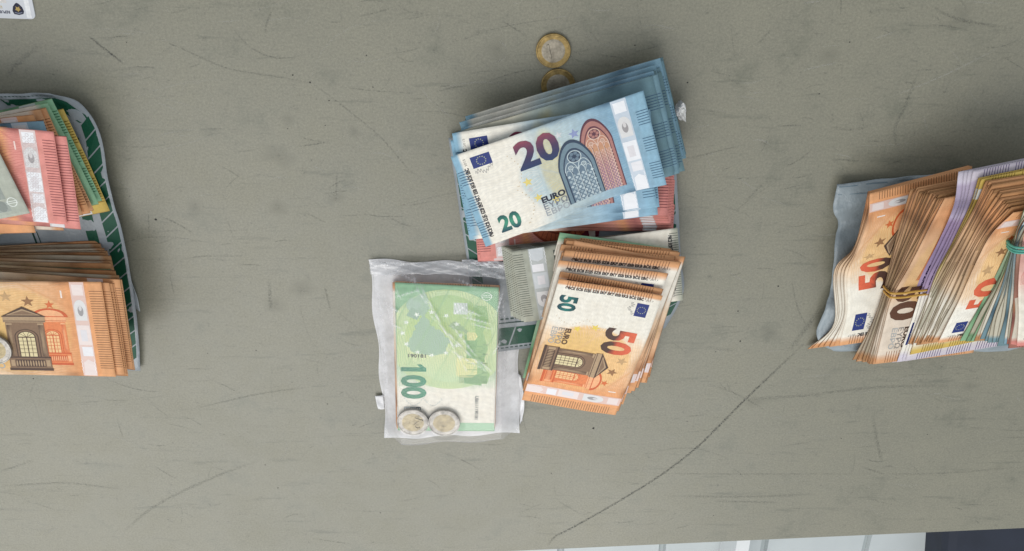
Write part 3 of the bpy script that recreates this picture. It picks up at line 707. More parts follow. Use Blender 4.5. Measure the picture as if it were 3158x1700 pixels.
tab_me, c2 = sheet_mesh("loose_flap", Sheet([at(400, 850, 5), at(412, 950, 4)], [at(418, 905, 6), at(433, 960, 3)], 10, 10, [(.6, 5, 3, 0)]), 6, 4,
                        lambda X, Y: np.tile(lin(PALE), (len(X), 1)), lambda X, Y: np.tile(lin(PALE), (len(X), 1)), M_BAG, .3)
obj("loose_flap", tab_me, bag, c2 - ctr)

# centre bag
Lc = [(1383, 425, 5), (1400, 540, 4), (1418, 660, 3), (1440, 800, 2), (1458, 950, 2), (1470, 1095, 1)]
Rc = [(2080, 330, 3), (2084, 480, 6), (2092, 640, 9), (2100, 800, 9), (2108, 900, 8), (2052, 1012, 3)]
bagc, S, ctr = bag_mesh("security_bag", [at(*p) for p in Lc], [at(*p) for p in Rc], 44, 40, [(.5, 12, 8, 1), (.35, 29, -13, 2), (.2, 50, 30, 0)], GREY, M_BAG)
tag(bagc, "grey plastic security bag with green edge blocks under the blue twenty euro notes", "bag")
P = Print(); border(P, 1, 92, 1.2, 6.2, 15, 3.2, .10); border(P, 6, 96, 93.5, 98.6, 14, -3.4, .10)
for k in range(7): P.poly("border_block", [(89.6, 9 + k * 12), (89.6, 20.2 + k * 12), (97.4, 17 + k * 12), (97.4, 5.8 + k * 12)], GREEN, .0)
for k in range(34): P.rect("stitch_line", 85.6, 8 + k * 2.5, 86.3, 9.6 + k * 2.5, NAVYG, 0); P.rect("stitch_line", 98.2, 8 + k * 2.5, 98.7, 9.6 + k * 2.5, NAVYG, 0)
P.line("stitch_line", [(87.6, 6), (87.6, 92)], .5, NAVYG, 0)
add_print(bagc, S, ctr, P, base=.12)
def patch(name, parent, pc, E0, E1, nu, nv, waves, fn, mat, th):
    me, c = sheet_mesh(name, Sheet([at(*p) for p in E0], [at(*p) for p in E1], 10, 10, waves), nu, nv, fn, fn, mat, th)
    return obj(name, me, parent, c - pc)
def scrap_col(X, Y): return np.where(((X > 6.2) & (Y > 6) & (Y < 8.6))[:, None], lin((48, 96, 66)), lin((214, 214, 214)))
patch("torn_flap", bagc, ctr, [(2078, 330, 8), (2082, 345, 14), (2086, 362, 9)], [(2098, 308, 12), (2112, 324, 20), (2116, 356, 10)], 18, 14,
      [(1.2, 9, 7, 0), (.8, 17, -11, 1), (.5, 30, 19, 2)], scrap_col, M_BAG, .2)
patch("torn_flap", bagc, ctr, [(2092, 330, 17), (2095, 348, 13), (2090, 366, 6)], [(2114, 322, 14), (2113, 345, 18), (2117, 378, 2)], 18, 12,
      [(1.0, 11, 5, 2), (.6, 21, -9, 1)], lambda X, Y: np.tile(lin((224, 224, 222)), (len(X), 1)), M_BAG, .2)

# right bag (plain blue grey)
Lr = [(2579, 565, 5), (2571, 650, 9), (2586, 690, 4), (2572, 760, 8), (2565, 883, 6), (2545, 950, 9), (2518, 1035, 5), (2560, 1085, 1)]
Rr = [(3300, 500, 3), (3300, 640, 3), (3300, 700, 3), (3300, 760, 3), (3300, 860, 3), (3300, 950, 3), (3290, 1020, 3), (3150, 1085, 2)]
bagr, S, ctr = bag_mesh("plastic_bag", [at(*p) for p in Lr], [at(*p) for p in Rr], 64, 56, [(1.1, 16, 7, 1), (.8, 27, -18, 2), (.5, 44, 31, 0), (.3, 80, 50, 1)], (146, 156, 161), M_BAG2)
tag(bagr, "plain blue grey plastic bag under fanned bundles of fifty euro notes", "bag")
P = Print(); P.line("seam", [(1.5, 1), (1.7, 55)], .5, (112, 128, 138), 0); P.line("seam", [(5.5, 1), (5.2, 55)], .35, (120, 136, 146), 0)
add_print(bagr, S, ctr, P, base=.12)

# ------------------------------------------------------------------ centre: pile of twenties
G20 = "twenty euro notes piled on the centre bag"
A = rectq(20, 2046, 179, 12, 17.6, 'TR'); B = rectq(20, 2014, 232, 33, 16.5, 'TR')
NS = 13
for k in range(NS):
    t = k / (NS - 1); E = jig(lerp(A, B, t), 0.0013)
    if k % 4 == 2: E = jig(E, .0018)
    note(20, 'back' if k % 6 == 3 else 'front', E[0], E[1], "blue twenty euro note fanned in the pile behind the two one euro coins", G20, 'ticks',
         waves=[(.5, 4 + .3 * (k % 3), 1, 1.0 + .5 * k), (.2, 11, 2, k * 1.3)], th=.4, soil_shade=(.62, .98, .8)[k % 3] * random.uniform(.92, 1.02), gap_shade=.35)
E = rectq(20, 1470, 412, 33, 196 - 180 + 1.5, 'TL')
for k, (px, py, z, yw) in enumerate([(1392, 452, 33, 8.5), (1389, 434, 34.2, 9.4)]):
    E = rectq(20, px, py, z, yw, 'TL', sy=.03); note(20, 'front', E[0], E[1], "blue twenty euro note whose left end shows beneath the two front ones", "twenty euro notes under the front two", 'full')
E = quad((1455, 728, 34), (2028, 634, 37), (1968, 318, 40), (1394, 412, 36)); note(20, 'front', E[0], E[1], "twenty euro note slid half beneath the uppermost twenty, its flag cut off", None, 'full', waves=[(.5, 5, 1, 2)])
E0 = [at(1498, 761, 37), at(1690, 690, 40.5), at(1880, 612, 40.5), at(2056, 570, 41)]
E1 = [at(1390, 484, 38), at(1590, 417, 42), at(1790, 345, 44), at(1984, 279, 44)]
note(20, 'front', E0, E1, "uppermost blue twenty euro note with flag, gothic windows and shiny hologram strip", None, 'full', waves=[(.35, 6, 2, .5), (.1, 17, 3, 1)], res=(70, 38))

# tens and fives in the middle of the centre pile
G10, G5 = "red ten euro notes under the twenties", "grey five euro notes beside the clear bag"
E = rectq(10, 1474, 808, 5, 183, 'TR'); note(10, 'front', E[0], E[1], "orange red ten euro note turned upside down, end showing above the clear bag", None, 'full')
E = rectq(10, 1482, 800, 6.5, 184.5, 'TR'); note(10, 'front', E[0], E[1], "ten euro note turned upside down showing a maroon numeral under the fives", None, 'full')
for k in range(7):
    E = rectq(10, 2076 - k * 3, 714 - k * 8, 14 + k * 2.2, -.6 - .2 * k, 'BR', sy=-.2 - .03 * k)
    note(10, 'front', E[0], E[1], "red ten euro note in the fan between the twenties and fifties", G10, 'full' if k == 0 else 'ends', waves=[(.8, 4, 1, .6 * k), (.3, 9, 3, k)])
for k in range(6):
    E = rectq(5, 1546 + k * 6, 760 + k * 3, 12 + k * 2.0, 186.5 + .5 * k, 'BR', sy=-.03)
    note(5, 'front', E[0], E[1], "grey five euro note in the small fan beside the clear bag", G5, 'full' if k in (0, 4, 5) else 'ends', waves=[(.5, 4, 1, .6 * k)])

# fifties at the lower right of the centre pile
G50 = "fifty euro notes in the lower centre pile"
def qd(tl, bl, br, tr): return quad(tl, bl, br, tr)          # picture corners -> note lying with its left end up the picture
E = qd((1726, 713, 24), (1612, 1165, 6), (1915, 1212, 6), (2070, 768, 24)); note(100, 'front', E[0], E[1], "pale green hundred euro note lowest in the pile of fifties", None, 'none', jit=.6, gap_shade=.4)
A = qd((1738, 730, 25), (1640, 1150, 8), (2002, 1160, 8), (2082, 772, 25)); B = qd((1735, 782, 35), (1618, 1195, 15), (1944, 1214, 15), (2094, 818, 35))
for k in range(13):
    E = jig(lerp(A, B, k / 12), .0015)
    note(50, 'front', E[0], E[1], "orange fifty euro note fanned in the pile beside the clear bag", G50, 'ends', waves=[(.4, 4, 1.5, .4 * k), (.2, 8, 4, k)])
E = qd((1772, 742, 31.5), (1650, 1170, 13), (1960, 1200, 13), (2098, 808, 31.5)); note(50, 'back', E[0], E[1], "fifty euro note with a broad white end sticking out of the fan", None, 'full')
E = qd((1724, 803, 37), (1612, 1205, 17), (1922, 1248, 17), (2060, 843, 37)); note(50, 'front', E[0], E[1], "fifty euro note just beneath the uppermost fifty, its bank lettering in view", None, 'full', waves=[(.4, 4, 1.5, 0)])
E = qd((1728, 838, 38), (1612, 1222, 18), (1908, 1268, 18), (2046, 892, 38)); note(50, 'front', E[0], E[1], "fifty euro note almost wholly covered by the uppermost fifty", None, 'ends')
E0 = [at(1724, 859, 43), at(1684, 996, 39), at(1645, 1121, 30), at(1609, 1235, 20)]
E1 = [at(2044, 912, 40), at(1995, 1046, 38), at(1944, 1168, 29), at(1898, 1281, 20)]
note(50, 'front', E0, E1, "uppermost orange fifty euro note beside the clear bag with arched window print", None, 'full', waves=[(.6, 3.0, 5.5, 1.2)], res=(70, 40))

# ------------------------------------------------------------------ left: mixed pile over the bag
GL = "mixed notes spread under the pink tens"
seq = [(200, 'front', 194, 336, 16, 12.5, "yellow two hundred euro note sticking out beyond the green hundreds"),
       (100, 'front', 160, 303, 21, 13, "green hundred euro note lying next above the yellow two hundred"),
       (100, 'back', 152, 312, 24, 12.5, "pale green hundred euro note in the mixed pile on the left bag"),
       (50, 'back', 146, 328, 27, 11, "worn brown fifty euro note under the pale hundred"),
       (50, 'front', 140, 333, 30, 10.5, "cream ended fifty euro note in the mixed pile"),
       (50, 'back', 122, 338, 33, 9, "dark edged fifty euro note in the mixed pile"),
       (50, 'front', 104, 352, 36, 7, "bright orange fifty euro note in the mixed pile"),
       (20, 'front', 134, 372, 40, 4, "blue twenty euro note beneath the pink tens")]
for i, (d, sd, px, py, z, yw, lb) in enumerate(seq):
    E = rectq(d, px, py, z, yw, 'TR', sx=-.02); note(d, sd, E[0], E[1], lb, None, 'ends', waves=[(.7, 4, 2, i), (.3, 9, 3, i)])
for i in range(9):
    d = (100, 50, 20, 50, 10, 50, 20, 5, 50)[i]
    E = rectq(d, 60 - i * 6 + random.uniform(-8, 8), 352 + i * 5, 17 + i * 3.1, 9 - i, 'TR', sx=-.02)
    note(d, 'back' if i % 2 else 'front', E[0], E[1], "note packed inside the mixed pile on the left bag", GL, 'none')
E = rectq(50, 196, 712, 40, -2.5, 'BR'); note(50, 'back', E[0], E[1], "fifty euro note whose lower edge shows under the pink tens", None, 'ends')
E = rectq(10, 204, 421, 46, -4, 'TR'); note(10, 'front', E[0], E[1], "pink ten euro note beneath, pushed out to the right", None, 'ends', waves=[(.4, 4, 2, 0)])
E = rectq(10, 165, 407, 49, -5.6, 'TR'); note(10, 'front', E[0], E[1], "uppermost pink ten euro note with patterned foil strip and brown arch", None, 'full', waves=[(.5, 4, 2, 0)])
E = rectq(5, 92, 658, 52, 11.5, 'BR'); note(5, 'back', E[0], E[1], "grey green five euro note lying on the pink tens", None, 'full', waves=[(.4, 4, 2, 2)])

# left: pile of fifties
GLF = "fifty euro notes in the pile under the two euro coin"
A = rectq(50, 306, 750, 12, 2.5, 'TR'); B = rectq(50, 370, 866, 40, -3.8, 'TR')
NL = 22
for k in range(NL):
    t = k / (NL - 1); E = jig(lerp(A, B, t), .0016)
    d = 100 if k == 14 else 50
    note(d, 'front' if k in (14, 16) or k % 3 == 0 else 'back', E[0], E[1], "green hundred euro note in the pile of fifties under the coin" if d == 100 else "brown edged fifty euro note in the pile under the two euro coin",
         None if d == 100 else GLF, 'ends' if k > 17 else 'none', waves=[(.9, 4.5, 1, .15 * k), (.3, 11, 2, k)], th=.45, soil_shade=random.uniform(.6, .95))
for k, (px, py, z) in enumerate([(352, 875, 41.5), (345, 874, 43), (336, 872, 44.5)]):
    E = rectq(50, px, py, z, -2.6 + .3 * k, 'TR', sy=-.05)
    note(50, 'front', E[0], E[1], "fifty euro note whose right end shows under the uppermost fifty of the coin pile", "fifties under the uppermost one", 'ends')
E0 = [at(-285, 1152, 52), at(36, 1155, 52), at(357, 1163, 50)]; E1 = [at(-345, 872, 48), at(-16, 869, 48), at(312, 869, 47)]
note(50, 'front', E0, E1, "uppermost fifty euro note with pedimented window under the two euro coin", None, 'full', waves=[(.35, 5, 2, 0)], res=(70, 38))

# ------------------------------------------------------------------ right: fanned bundles over the blue grey bag
def width_vec(K, W, b, t):
    b, t = np.array(b), np.array(t); out = []
    for i in range(K):
        s = i / (K - 1); v = b * (1 - s) + t * s; out.append(v / np.linalg.norm(v) * W * .001)
    return np.array(out)
def fan(A, B, n, dsides, wb, wt, labels, group, read='up', detail='ends', jit=.0006, ease=1.0):
    for k in range(n):
        t = (k / (n - 1)) ** ease if n > 1 else 1.0
        d, sd = dsides(k)
        Lft = np.array([at(*(np.array(a) * (1 - t) + np.array(b) * t)) for a, b in zip(A, B)])
        Lft = Lft + np.array([random.gauss(0, jit), random.gauss(0, jit), 0]) + RNG.normal(0, jit * .8, Lft.shape) * np.array([1, 1, 0])
        if k == n - 1 and n > 8: Lft = Lft + np.array([0, 0, .0012])
        Rgt = Lft + width_vec(len(A), SIZE[d][1], wb, wt)
        lb, gr = labels(k, d)
        E0, E1 = (Rgt, Lft) if read == 'up' else (Lft[::-1], Rgt[::-1])
        note(d, sd, E0, E1, lb, gr, detail(k) if callable(detail) else detail, res=(34, 8) if k < n - 1 else (56, 30), waves=[(.12, 9, 1, k * .7)], soil_shade=random.uniform(.52, .94) if n > 8 and k < n - 1 else .97, th=.3, curls=False)
# loose fifties with curled ends
fan([(2489, 1077, 3), (2572, 998, 12), (2570, 841, 24), (2632, 765, 27), (2665, 652, 28), (2676, 597, 28)],
    [(2588, 1066, 9), (2611, 961, 17), (2614, 846, 27), (2643, 780, 31), (2676, 675, 32), (2687, 594, 32)], 7,
    lambda k: (50, 'front'), (.95, .17, -.01), (.95, .16, -.22),
    lambda k, d: ("fifty euro note uppermost of the loose curled ones at the bag's edge", None) if k == 6 else ("loose fifty euro note curling off the blue grey bag's edge", "loose curled fifties on the blue grey bag"),
    None, 'up', lambda k: 'full' if k >= 5 else 'none')
# bundle with the yellow rubber band
fan([(2637, 1111, 5), (2690, 1000, 14), (2729, 892, 22), (2758, 760, 30), (2790, 660, 36), (2813, 584, 38)],
    [(2694, 1121, 12), (2720, 1015, 22), (2747, 915, 30), (2800, 825, 36), (2862, 700, 42), (2912, 612, 46)], 24,
    lambda k: (50, 'back'), (.97, .10, -.05), (.96, .08, -.24),
    lambda k, d: ("fifty euro note uppermost in the bundle held by the yellow rubber band", None) if k == 23 else ("fifty euro note edge on in the bundle held by the yellow rubber band", "fifties in the yellow banded bundle"),
    None, 'down', lambda k: 'full' if k == 23 else 'none', .0007)
# purple five hundreds
fan([(2752, 1119, 12), (2797, 990, 22), (2834, 869, 32), (2893, 749, 40), (2944, 638, 47), (2961, 532, 48)],
    [(2792, 1114, 17), (2834, 990, 27), (2870, 869, 37), (2926, 749, 45), (2978, 632, 52), (2998, 527, 53)], 4,
    lambda k: (500, 'front'), (.97, .16, -.05), (.97, .12, -.2),
    lambda k, d: ("purple five hundred euro note standing between two bundles of fifties", "purple five hundreds between the bundles"), None, 'up', 'full', .0004)
fan([(2795, 1100, 18), (2843, 975, 28), (2880, 860, 38), (2938, 749, 46), (2992, 632, 53), (3016, 552, 54)],
    [(2806, 1094, 20), (2848, 975, 30), (2886, 860, 40), (2945, 749, 48), (3000, 632, 55), (3026, 556, 56)], 2,
    lambda k: (200, 'front'), (.97, .2, -.06), (.97, .12, -.2),
    lambda k, d: ("yellow two hundred euro note beside the purple five hundreds", "two hundreds beside the five hundreds"), None, 'up', 'ends', .0003)
# second bundle of fifties
fan([(2800, 1060, 21), (2846, 950, 31), (2886, 860, 40), (2949, 749, 49), (3005, 638, 56), (3040, 558, 57)],
    [(2888, 1052, 30), (2921, 985, 35), (2955, 912, 41), (3010, 795, 50), (3056, 715, 55), (3118, 645, 60)], 26,
    lambda k: (50, 'front'), (.97, .14, -.06), (.97, .06, -.22),
    lambda k, d: ("fifty euro note uppermost in the loose bundle beside the five hundreds", None) if k == 25 else ("fifty euro note edge on in the loose bundle beside the five hundreds", "fifties in the loose bundle"),
    None, 'up', lambda k: 'full' if k == 25 else 'none', .0009)
# mixed bundle with the teal rubber band
ds = [100, 100, 100, 100, 50, 50, 20, 20, 20, 20, 20, 20, 20, 20, 10, 10, 10, 10]
def mixed(k, d):
    nm = {100: "green hundred", 50: "orange fifty", 20: "blue twenty", 10: "red ten"}[d]
    return ("uppermost pink ten euro note in the bundle with the teal rubber band", None) if k == 17 else (nm + " euro note edge on in the bundle with the teal rubber band", nm + " notes in the teal banded bundle")
fan([(2962, 1046, 32), (3008, 960, 37), (3062, 870, 43), (3112, 765, 53), (3135, 700, 60), (3158, 640, 66)],
    [(3132, 1066, 38), (3136, 985, 44), (3138, 880, 50), (3142, 775, 58), (3168, 700, 64), (3240, 620, 70)], 18,
    lambda k: (ds[k], 'front' if k % 3 else 'back'), (.98, .05, -.05), (.97, .02, -.2), mixed, None, 'up', lambda k: 'full' if k == 17 else ('ends' if ds[k] in (20, 10) else 'none'), .0009)

def tube(name, pts, r, mat, closed=True, n=8):
    pts = np.array(pts); K = len(pts) * 6
    t = np.linspace(0, 1, K, endpoint=not closed)
    ext = np.vstack([pts, pts[:1]]) if closed else pts
    C = spline(ext, t); V, F = [], []
    for i in range(K):
        d = C[(i + 1) % K] - C[i - 1]; d /= np.linalg.norm(d) + 1e-12
        a = np.cross(d, (0.3, 0.2, 0.93)); a /= np.linalg.norm(a) + 1e-12; b = np.cross(d, a)
        for k in range(n): V.append(C[i] + r * (a * math.cos(2 * math.pi * k / n) + b * math.sin(2 * math.pi * k / n)))
    for i in range(K if closed else K - 1):
        for k in range(n): F.append((i * n + k, i * n + (k + 1) % n, ((i + 1) % K) * n + (k + 1) % n, ((i + 1) % K) * n + k))
    V = np.array(V); c = V.mean(0); me = new_mesh(name, V - c, F, mat)
    return me, c
M_YB = plain("yellow_rubber", (206, 160, 70), 0.45, var=.1); M_TB = plain("teal_rubber", (86, 168, 150), 0.45, var=.1)
root = bpy.data.objects.new("rubber_band", None); COL.objects.link(root); root.location = at(2790, 905, 34)
tag(root, "doubled yellow rubber band round the bundle of fifty euro notes", "rubber band")
for dy in (0, 13):
    me, c = tube("strand", [at(2725, 884 + dy, 22.5), at(2738, 898 + dy, 29), at(2752, 905 + dy, 33.5), at(2790, 904 + dy, 34.5), at(2830, 898 + dy, 34), at(2990, 880 + dy, 27), at(2960, 880 + dy, 19), at(2800, 890 + dy, 17)], .00085, M_YB)
    o = obj("strand", me, root); o.location = Vector(c) - root.location
root = bpy.data.objects.new("rubber_band", None); COL.objects.link(root); root.location = at(3150, 755, 62)
tag(root, "teal rubber band wound tightly round the bundle of mixed notes", "rubber band")
for dy in (0, 9, 16):
    me, c = tube("strand", [at(3106, 745 + dy, 53), at(3118, 757 + dy, 58), at(3140, 764 + dy, 63), at(3190, 762 + dy, 66), at(3330, 745 + dy, 60), at(3300, 740 + dy, 46), at(3140, 742 + dy, 46)], .00085, M_TB)
    o = obj("strand", me, root); o.location = Vector(c) - root.location

# ------------------------------------------------------------------ clear bag with hundreds and two coins
cTL, cTR, cBR, cBL = at(1137, 800, 0), at(1594, 812, 0), at(1606, 1322, 0), at(1192, 1341, 0)
GC = "fifty euro notes under the hundred in the clear bag"
for k in range(8):
    E = qd((1214 + k * .6, 872 - k * .4, 3 + 1.3 * k), (1226, 1316, 3 + 1.3 * k), (1526, 1318, 3 + 1.3 * k), (1532 + .6 * k, 884 - .4 * k, 3 + 1.3 * k))
    E = jig(E, .0009); note(50, 'front', E[0], E[1], "orange fifty euro note edge on under the hundred in the clear bag", GC, 'ends', jit=.4, gap_shade=.25)
E = qd((1218, 871, 14), (1227, 1328, 13.4), (1525, 1330, 13.4), (1539, 887, 14)); note(100, 'back', E[0], E[1], "green hundred euro note lying uppermost inside the clear bag", None, 'full', waves=[(.2, 4, 2, 1)], res=(70, 40))
CREASE = [((1215, 905), (1300, 880), .6), ((1470, 1090), (1515, 1130), .9), ((1380, 1060), (1500, 1130), .7), ((1440, 960), (1510, 985), 1.0), ((1455, 985), (1515, 1000), .9), ((1430, 930), (1460, 965), .9), ((1200, 930), (1235, 950), .9), ((1210, 985), (1240, 1000), .9), ((1240, 910), (1225, 880), .8), ((1550, 900), (1560, 1000), .7), ((1560, 1050), (1555, 1200), .6), ((1160, 900), (1180, 1020), .6), ((1180, 1050), (1195, 1250), .6), ((1230, 850), (1290, 870), .7), ((1400, 860), (1480, 880), .7), ((1300, 870), (1440, 1130), 1.0), ((1330, 960), (1500, 1130), .9), ((1395, 990), (1470, 1085), .8), ((1140, 830), (1250, 830), .8), ((1250, 820), (1330, 940), .7), ((1270, 820), (1190, 860), .8),
          ((1480, 960), (1420, 930), 1.1), ((1500, 980), (1430, 965), .9), ((1520, 1080), (1545, 1040), .7), ((1555, 880), (1530, 960), .8), ((1180, 900), (1215, 1000), .6), ((1500, 840), (1580, 870), .8), ((1340, 830), (1520, 850), .7)]
CR = [(at(*a, 12), at(*b, 12), s) for a, b, s in CREASE]
coin_spots = [at(1274, 1297, 15), at(1370, 1300, 15)]
CREASED = [0.0]
def film_height(p):
    CREASED[0] = 0.0
    a = at(1218, 871, 0); b = at(1525, 1330, 0)
    x0, x1, y0, y1 = min(a[0], b[0]) - .001, max(a[0], b[0]) + .006, b[1] - .006, a[1] + .003
    dx = max(x0 - p[0], 0, p[0] - x1); dy = max(y0 - p[1], 0, p[1] - y1); dd = math.hypot(dx, dy) * 1000
    h = 15.8 * math.exp(-(dd / 9.0) ** 1.6) + 2.2
    for c in coin_spots:
        r = math.hypot(p[0] - c[0], p[1] - c[1]) * 1000; h += 2.4 * (1 - float(sstep(11.5, 18, np.array(r))))
    for a, b, s in CR:
        ab = (b - a)[:2]; t = float(np.clip(np.dot(p[:2] - a[:2], ab) / np.dot(ab, ab), 0, 1)); q = a[:2] + ab * t
        r = np.linalg.norm(p[:2] - q) * 1000; CREASED[0] = max(CREASED[0], s * math.exp(-(r / .75) ** 2) * math.sin(math.pi * (0.1 + .8 * t)) * (.6 + .4 * math.sin(t * 40))); h += s * 1.3 * math.exp(-abs(r) / 1.1) * math.sin(math.pi * (0.08 + .84 * t))
    x, y = p[0] * 1000, p[1] * 1000
    out = min(1.0, dd / 6.0)
    h += (0.10 + .55 * out) * (.55 * math.sin(x * .33 + 2.2 * math.sin(y * .13)) + .4 * math.sin(y * .47 + 1.7 * math.sin(x * .21)) + .3 * math.sin((x + y) * .71) + .25 * math.sin((x * .8 - y) * 1.3))
    return max(h, .9)
def film_top(p):
    return 1.0 + (film_height(p) - 1.0) * EDGE[0]
EDGE = [1.0]; LIFT = [0.0]
root = bpy.data.objects.new("clear_bag", None); COL.objects.link(root); root.location = (cTL + cBR) / 2
tag(root, "crumpled clear plastic bag holding a green hundred euro note and two coins", "bag")
def bag_sheet(name, nu, nv, zfun, mat, shrink=0.0):
    V, F, CRS = [], [], []
    for i in range(nu + 1):
        for j in range(nv + 1):
            u, v = i / nu, j / nv
            p = (cTL * (1 - u) + cTR * u) * (1 - v) + (cBL * (1 - u) + cBR * u) * v
            wob = np.array([.0012 * math.sin(v * 17 + u), .0012 * math.sin(u * 15 + v), 0]) * (1 if min(u, v, 1 - u, 1 - v) < .02 else .3)
            p = p + wob + (root_c - p) * shrink
            LIFT[0] = 5.0 * float(sstep(.86, 1.0, np.array(v))); EDGE[0] = float(sstep(0, .03, np.array(min(u, v, 1 - u, (1 - v) * 1.6)))); V.append((*p[:2], (zfun(p) * (1 - .0 * v) + LIFT[0] * (1 if name == 'back_film' else 1 - EDGE[0])) * .001)); CRS.append(CREASED[0])
    for i in range(nu):
        for j in range(nv):
            a = i * (nv + 1) + j; F.append((a, a + nv + 1, a + nv + 2, a + 1))
    V = np.array(V) - np.array(root.location); return obj(name, new_mesh(name, V, [f[::-1] for f in F], mat, np.repeat(np.array(CRS, float)[:, None], 3, 1)), root)
root_c = (cTL + cBR) / 2
bag_sheet("back_film", 40, 44, lambda p: .6 + .25 * math.sin(p[0] * 300) * math.sin(p[1] * 260), M_MILK)
bag_sheet("front_film", 150, 170, film_top, M_FILM)
patch("loose_flap", root, np.array(root.location), [(1182, 1218, 1.2), (1186, 1262, 1.0)], [(1156, 1222, 2.5), (1166, 1262, 2.0)], 8, 8, [(.4, 6, 4, 0)], lambda X, Y: np.tile(lin((226, 226, 226)), (len(X), 1)), M_MILK, .15)
patch("side_pleat", root, np.array(root.location), [(1597, 1150, 1.5), (1604, 1240, 3), (1602, 1310, 1.2)], [(1606, 1160, 3.0), (1617, 1240, 5), (1610, 1300, 2.2)], 16, 5, [(.6, 14, 4, 0)], lambda X, Y: np.tile(lin((226, 226, 226)), (len(X), 1)), M_MILK, .15)
patch("folded_mouth", root, np.array(root.location), [(1138, 806, 4), (1280, 810, 5), (1430, 806, 5), (1590, 818, 6)], [(1142, 850, 7), (1280, 846, 9), (1430, 850, 10), (1588, 862, 8)], 70, 14, [(.6, 11, 5, 0), (.5, 23, -9, 1), (.35, 41, 14, 2), (.25, 67, -23, 3), (.15, 97, 8, 1)], lambda X, Y: np.tile(lin((226, 226, 226)), (len(X), 1)), M_FOLD, .12)
patch("folded_mouth", root, np.array(root.location), [(1424, 800, 3), (1500, 803, 4), (1594, 812, 5)], [(1426, 812, 5), (1500, 822, 7), (1590, 836, 6)], 40, 8, [(.6, 24, 6, 0), (.4, 47, -8, 1)], lambda X, Y: np.tile(lin((226, 226, 226)), (len(X), 1)), M_MILK, .12)

# ------------------------------------------------------------------ coins
def lathe(name, prof, mat, n=64):
    V, F = [], []
    for (r, z) in prof:
        for k in range(n): V.append((r * math.cos(2 * math.pi * k / n), r * math.sin(2 * math.pi * k / n), z))
    for i in range(len(prof) - 1):
        for k in range(n): F.append((i * n + k, i * n + (k + 1) % n, (i + 1) * n + (k + 1) % n, (i + 1) * n + k))
    F.append(tuple(reversed(range(n)))); F.append(tuple(range((len(prof) - 1) * n, len(prof) * n)))
    me = new_mesh(name, np.array(V) * .001, F, mat)
    if hasattr(me, "set_sharp_from_angle"): me.set_sharp_from_angle(angle=math.radians(35))
    return me
def flat_piece(name, P, part, mat, z0, z1, parent):
    V, F = [], []
    for (xy, C, h) in P.parts[part]:
        for i in range(0, len(xy), 3):
            b = len(V); V += [(*p, z1 + h) for p in xy[i:i + 3]]; F.append((b, b + 1, b + 2))
    return obj(name, new_mesh(name, np.array(V) * .001, F, mat, smooth=False), parent)
def solid_text(name, body, size, x, y, z, ext, mat, parent, bold=.0, rot=0.0):
    cu = bpy.data.curves.new(name, 'FONT'); cu.body = body; cu.size = size / .7; cu.extrude = ext; cu.bevel_depth = ext * .8; cu.offset = bold * size; cu.resolution_u = 3
    o = bpy.data.objects.new(name, cu); COL.objects.link(o)
    me = bpy.data.meshes.new_from_object(o.evaluated_get(bpy.context.evaluated_depsgraph_get())); bpy.data.objects.remove(o); bpy.data.curves.remove(cu)
    for v in me.vertices: v.co = v.co * .001
    me.materials.clear(); me.materials.append(mat); me.name = name
    q = obj(name, me, parent); q.location = (x * .001, y * .001, z * .001); q.rotation_euler = (0, 0, rot); return q
def coin(value, px, py, z, yaw, label, face='value', tilt=(0, 0)):
    R, T = (11.625, 2.33) if value == 1 else (12.875, 2.2)
    ring_m, core_m = (M_GOLD, M_CORE) if value == 1 else (M_SILVER, M_DULL)
    rc = 7.9 if value == 1 else 8.9
    root = bpy.data.objects.new(("one" if value == 1 else "two") + "_euro_coin", None); COL.objects.link(root)
    root.location = at(px, py, z); root.rotation_euler = (tilt[0], tilt[1], math.radians(yaw)); tag(root, label, "coin")
    obj("ring", lathe("ring", [(R - .3, 0), (R, .25), (R, T - .3), (R - .25, T), (R - .85, T + .02), (R - 1.15, T - .22), (rc + .1, T - .25)], ring_m), root)
    obj("core", lathe("core", [(rc - .1, T - .4), (rc, T - .20), (rc - .4, T - .15)], core_m), root)
    P = Print()
    for k in range(12):
        a = k * math.pi / 6; P.star("star", (rc + R - 1) / 2 * math.cos(a), (rc + R - 1) / 2 * math.sin(a), .85, (255, 255, 255), 0, a)
    for (xy, C, h) in P.parts["star"]: pass
    flat_piece("star_circle", P, "star", ring_m, 0, T - .12, root)
    if face == 'value':
        solid_text("numeral", str(value), 10.5, -6.5 if value == 1 else -7.6, -5.2, T - .15, .30, core_m, root, -.02)
        P2 = Print()
        P2.poly("map", [(0, 5), (2.4, 6.4), (4, 4.6), (5.6, 4.8), (6.4, 2), (5, 1), (6.6, -1), (5.2, -3.6), (3.4, -2.4), (3, -5), (1, -5.8), (1.4, -2), (0.2, 0), (1.6, 2)], (255, 255, 255), 0)
        for k in range(6): P2.line("map", [(-1 + k * 1.2, -6.6), (.2 + k * 1.0, 6.8)], .18, (255, 255, 255), .02)
        flat_piece("map_relief", P2, "map", core_m, 0, T - .08, root)
    else:
        P2 = Print()
        P2.disc("figure", 0, 1, 3.4, 4.4, (255, 255, 255), 0, 20); P2.poly("figure", [(-5.4, -5.4), (5.4, -5.4), (3, -2.4), (-3, -2.4)], (255, 255, 255), 0); P2.line("figure", [(0, -6), (0, 6.6)], .8, (255, 255, 255), .05)
        flat_piece("relief", P2, "figure", core_m, 0, T - .08, root)
    return root
coin(1, 1706, 155, 0, 14 - 180 + 180, "one euro coin lying whole in the open with its numeral up")
coin(1, 1721, 262, 0, 8, "one euro coin half hidden under the pile of twenties", 'figure')
coin(2, -17, 1073, 51.5, 20, "two euro coin resting on the uppermost fifty of the left pile", 'value')
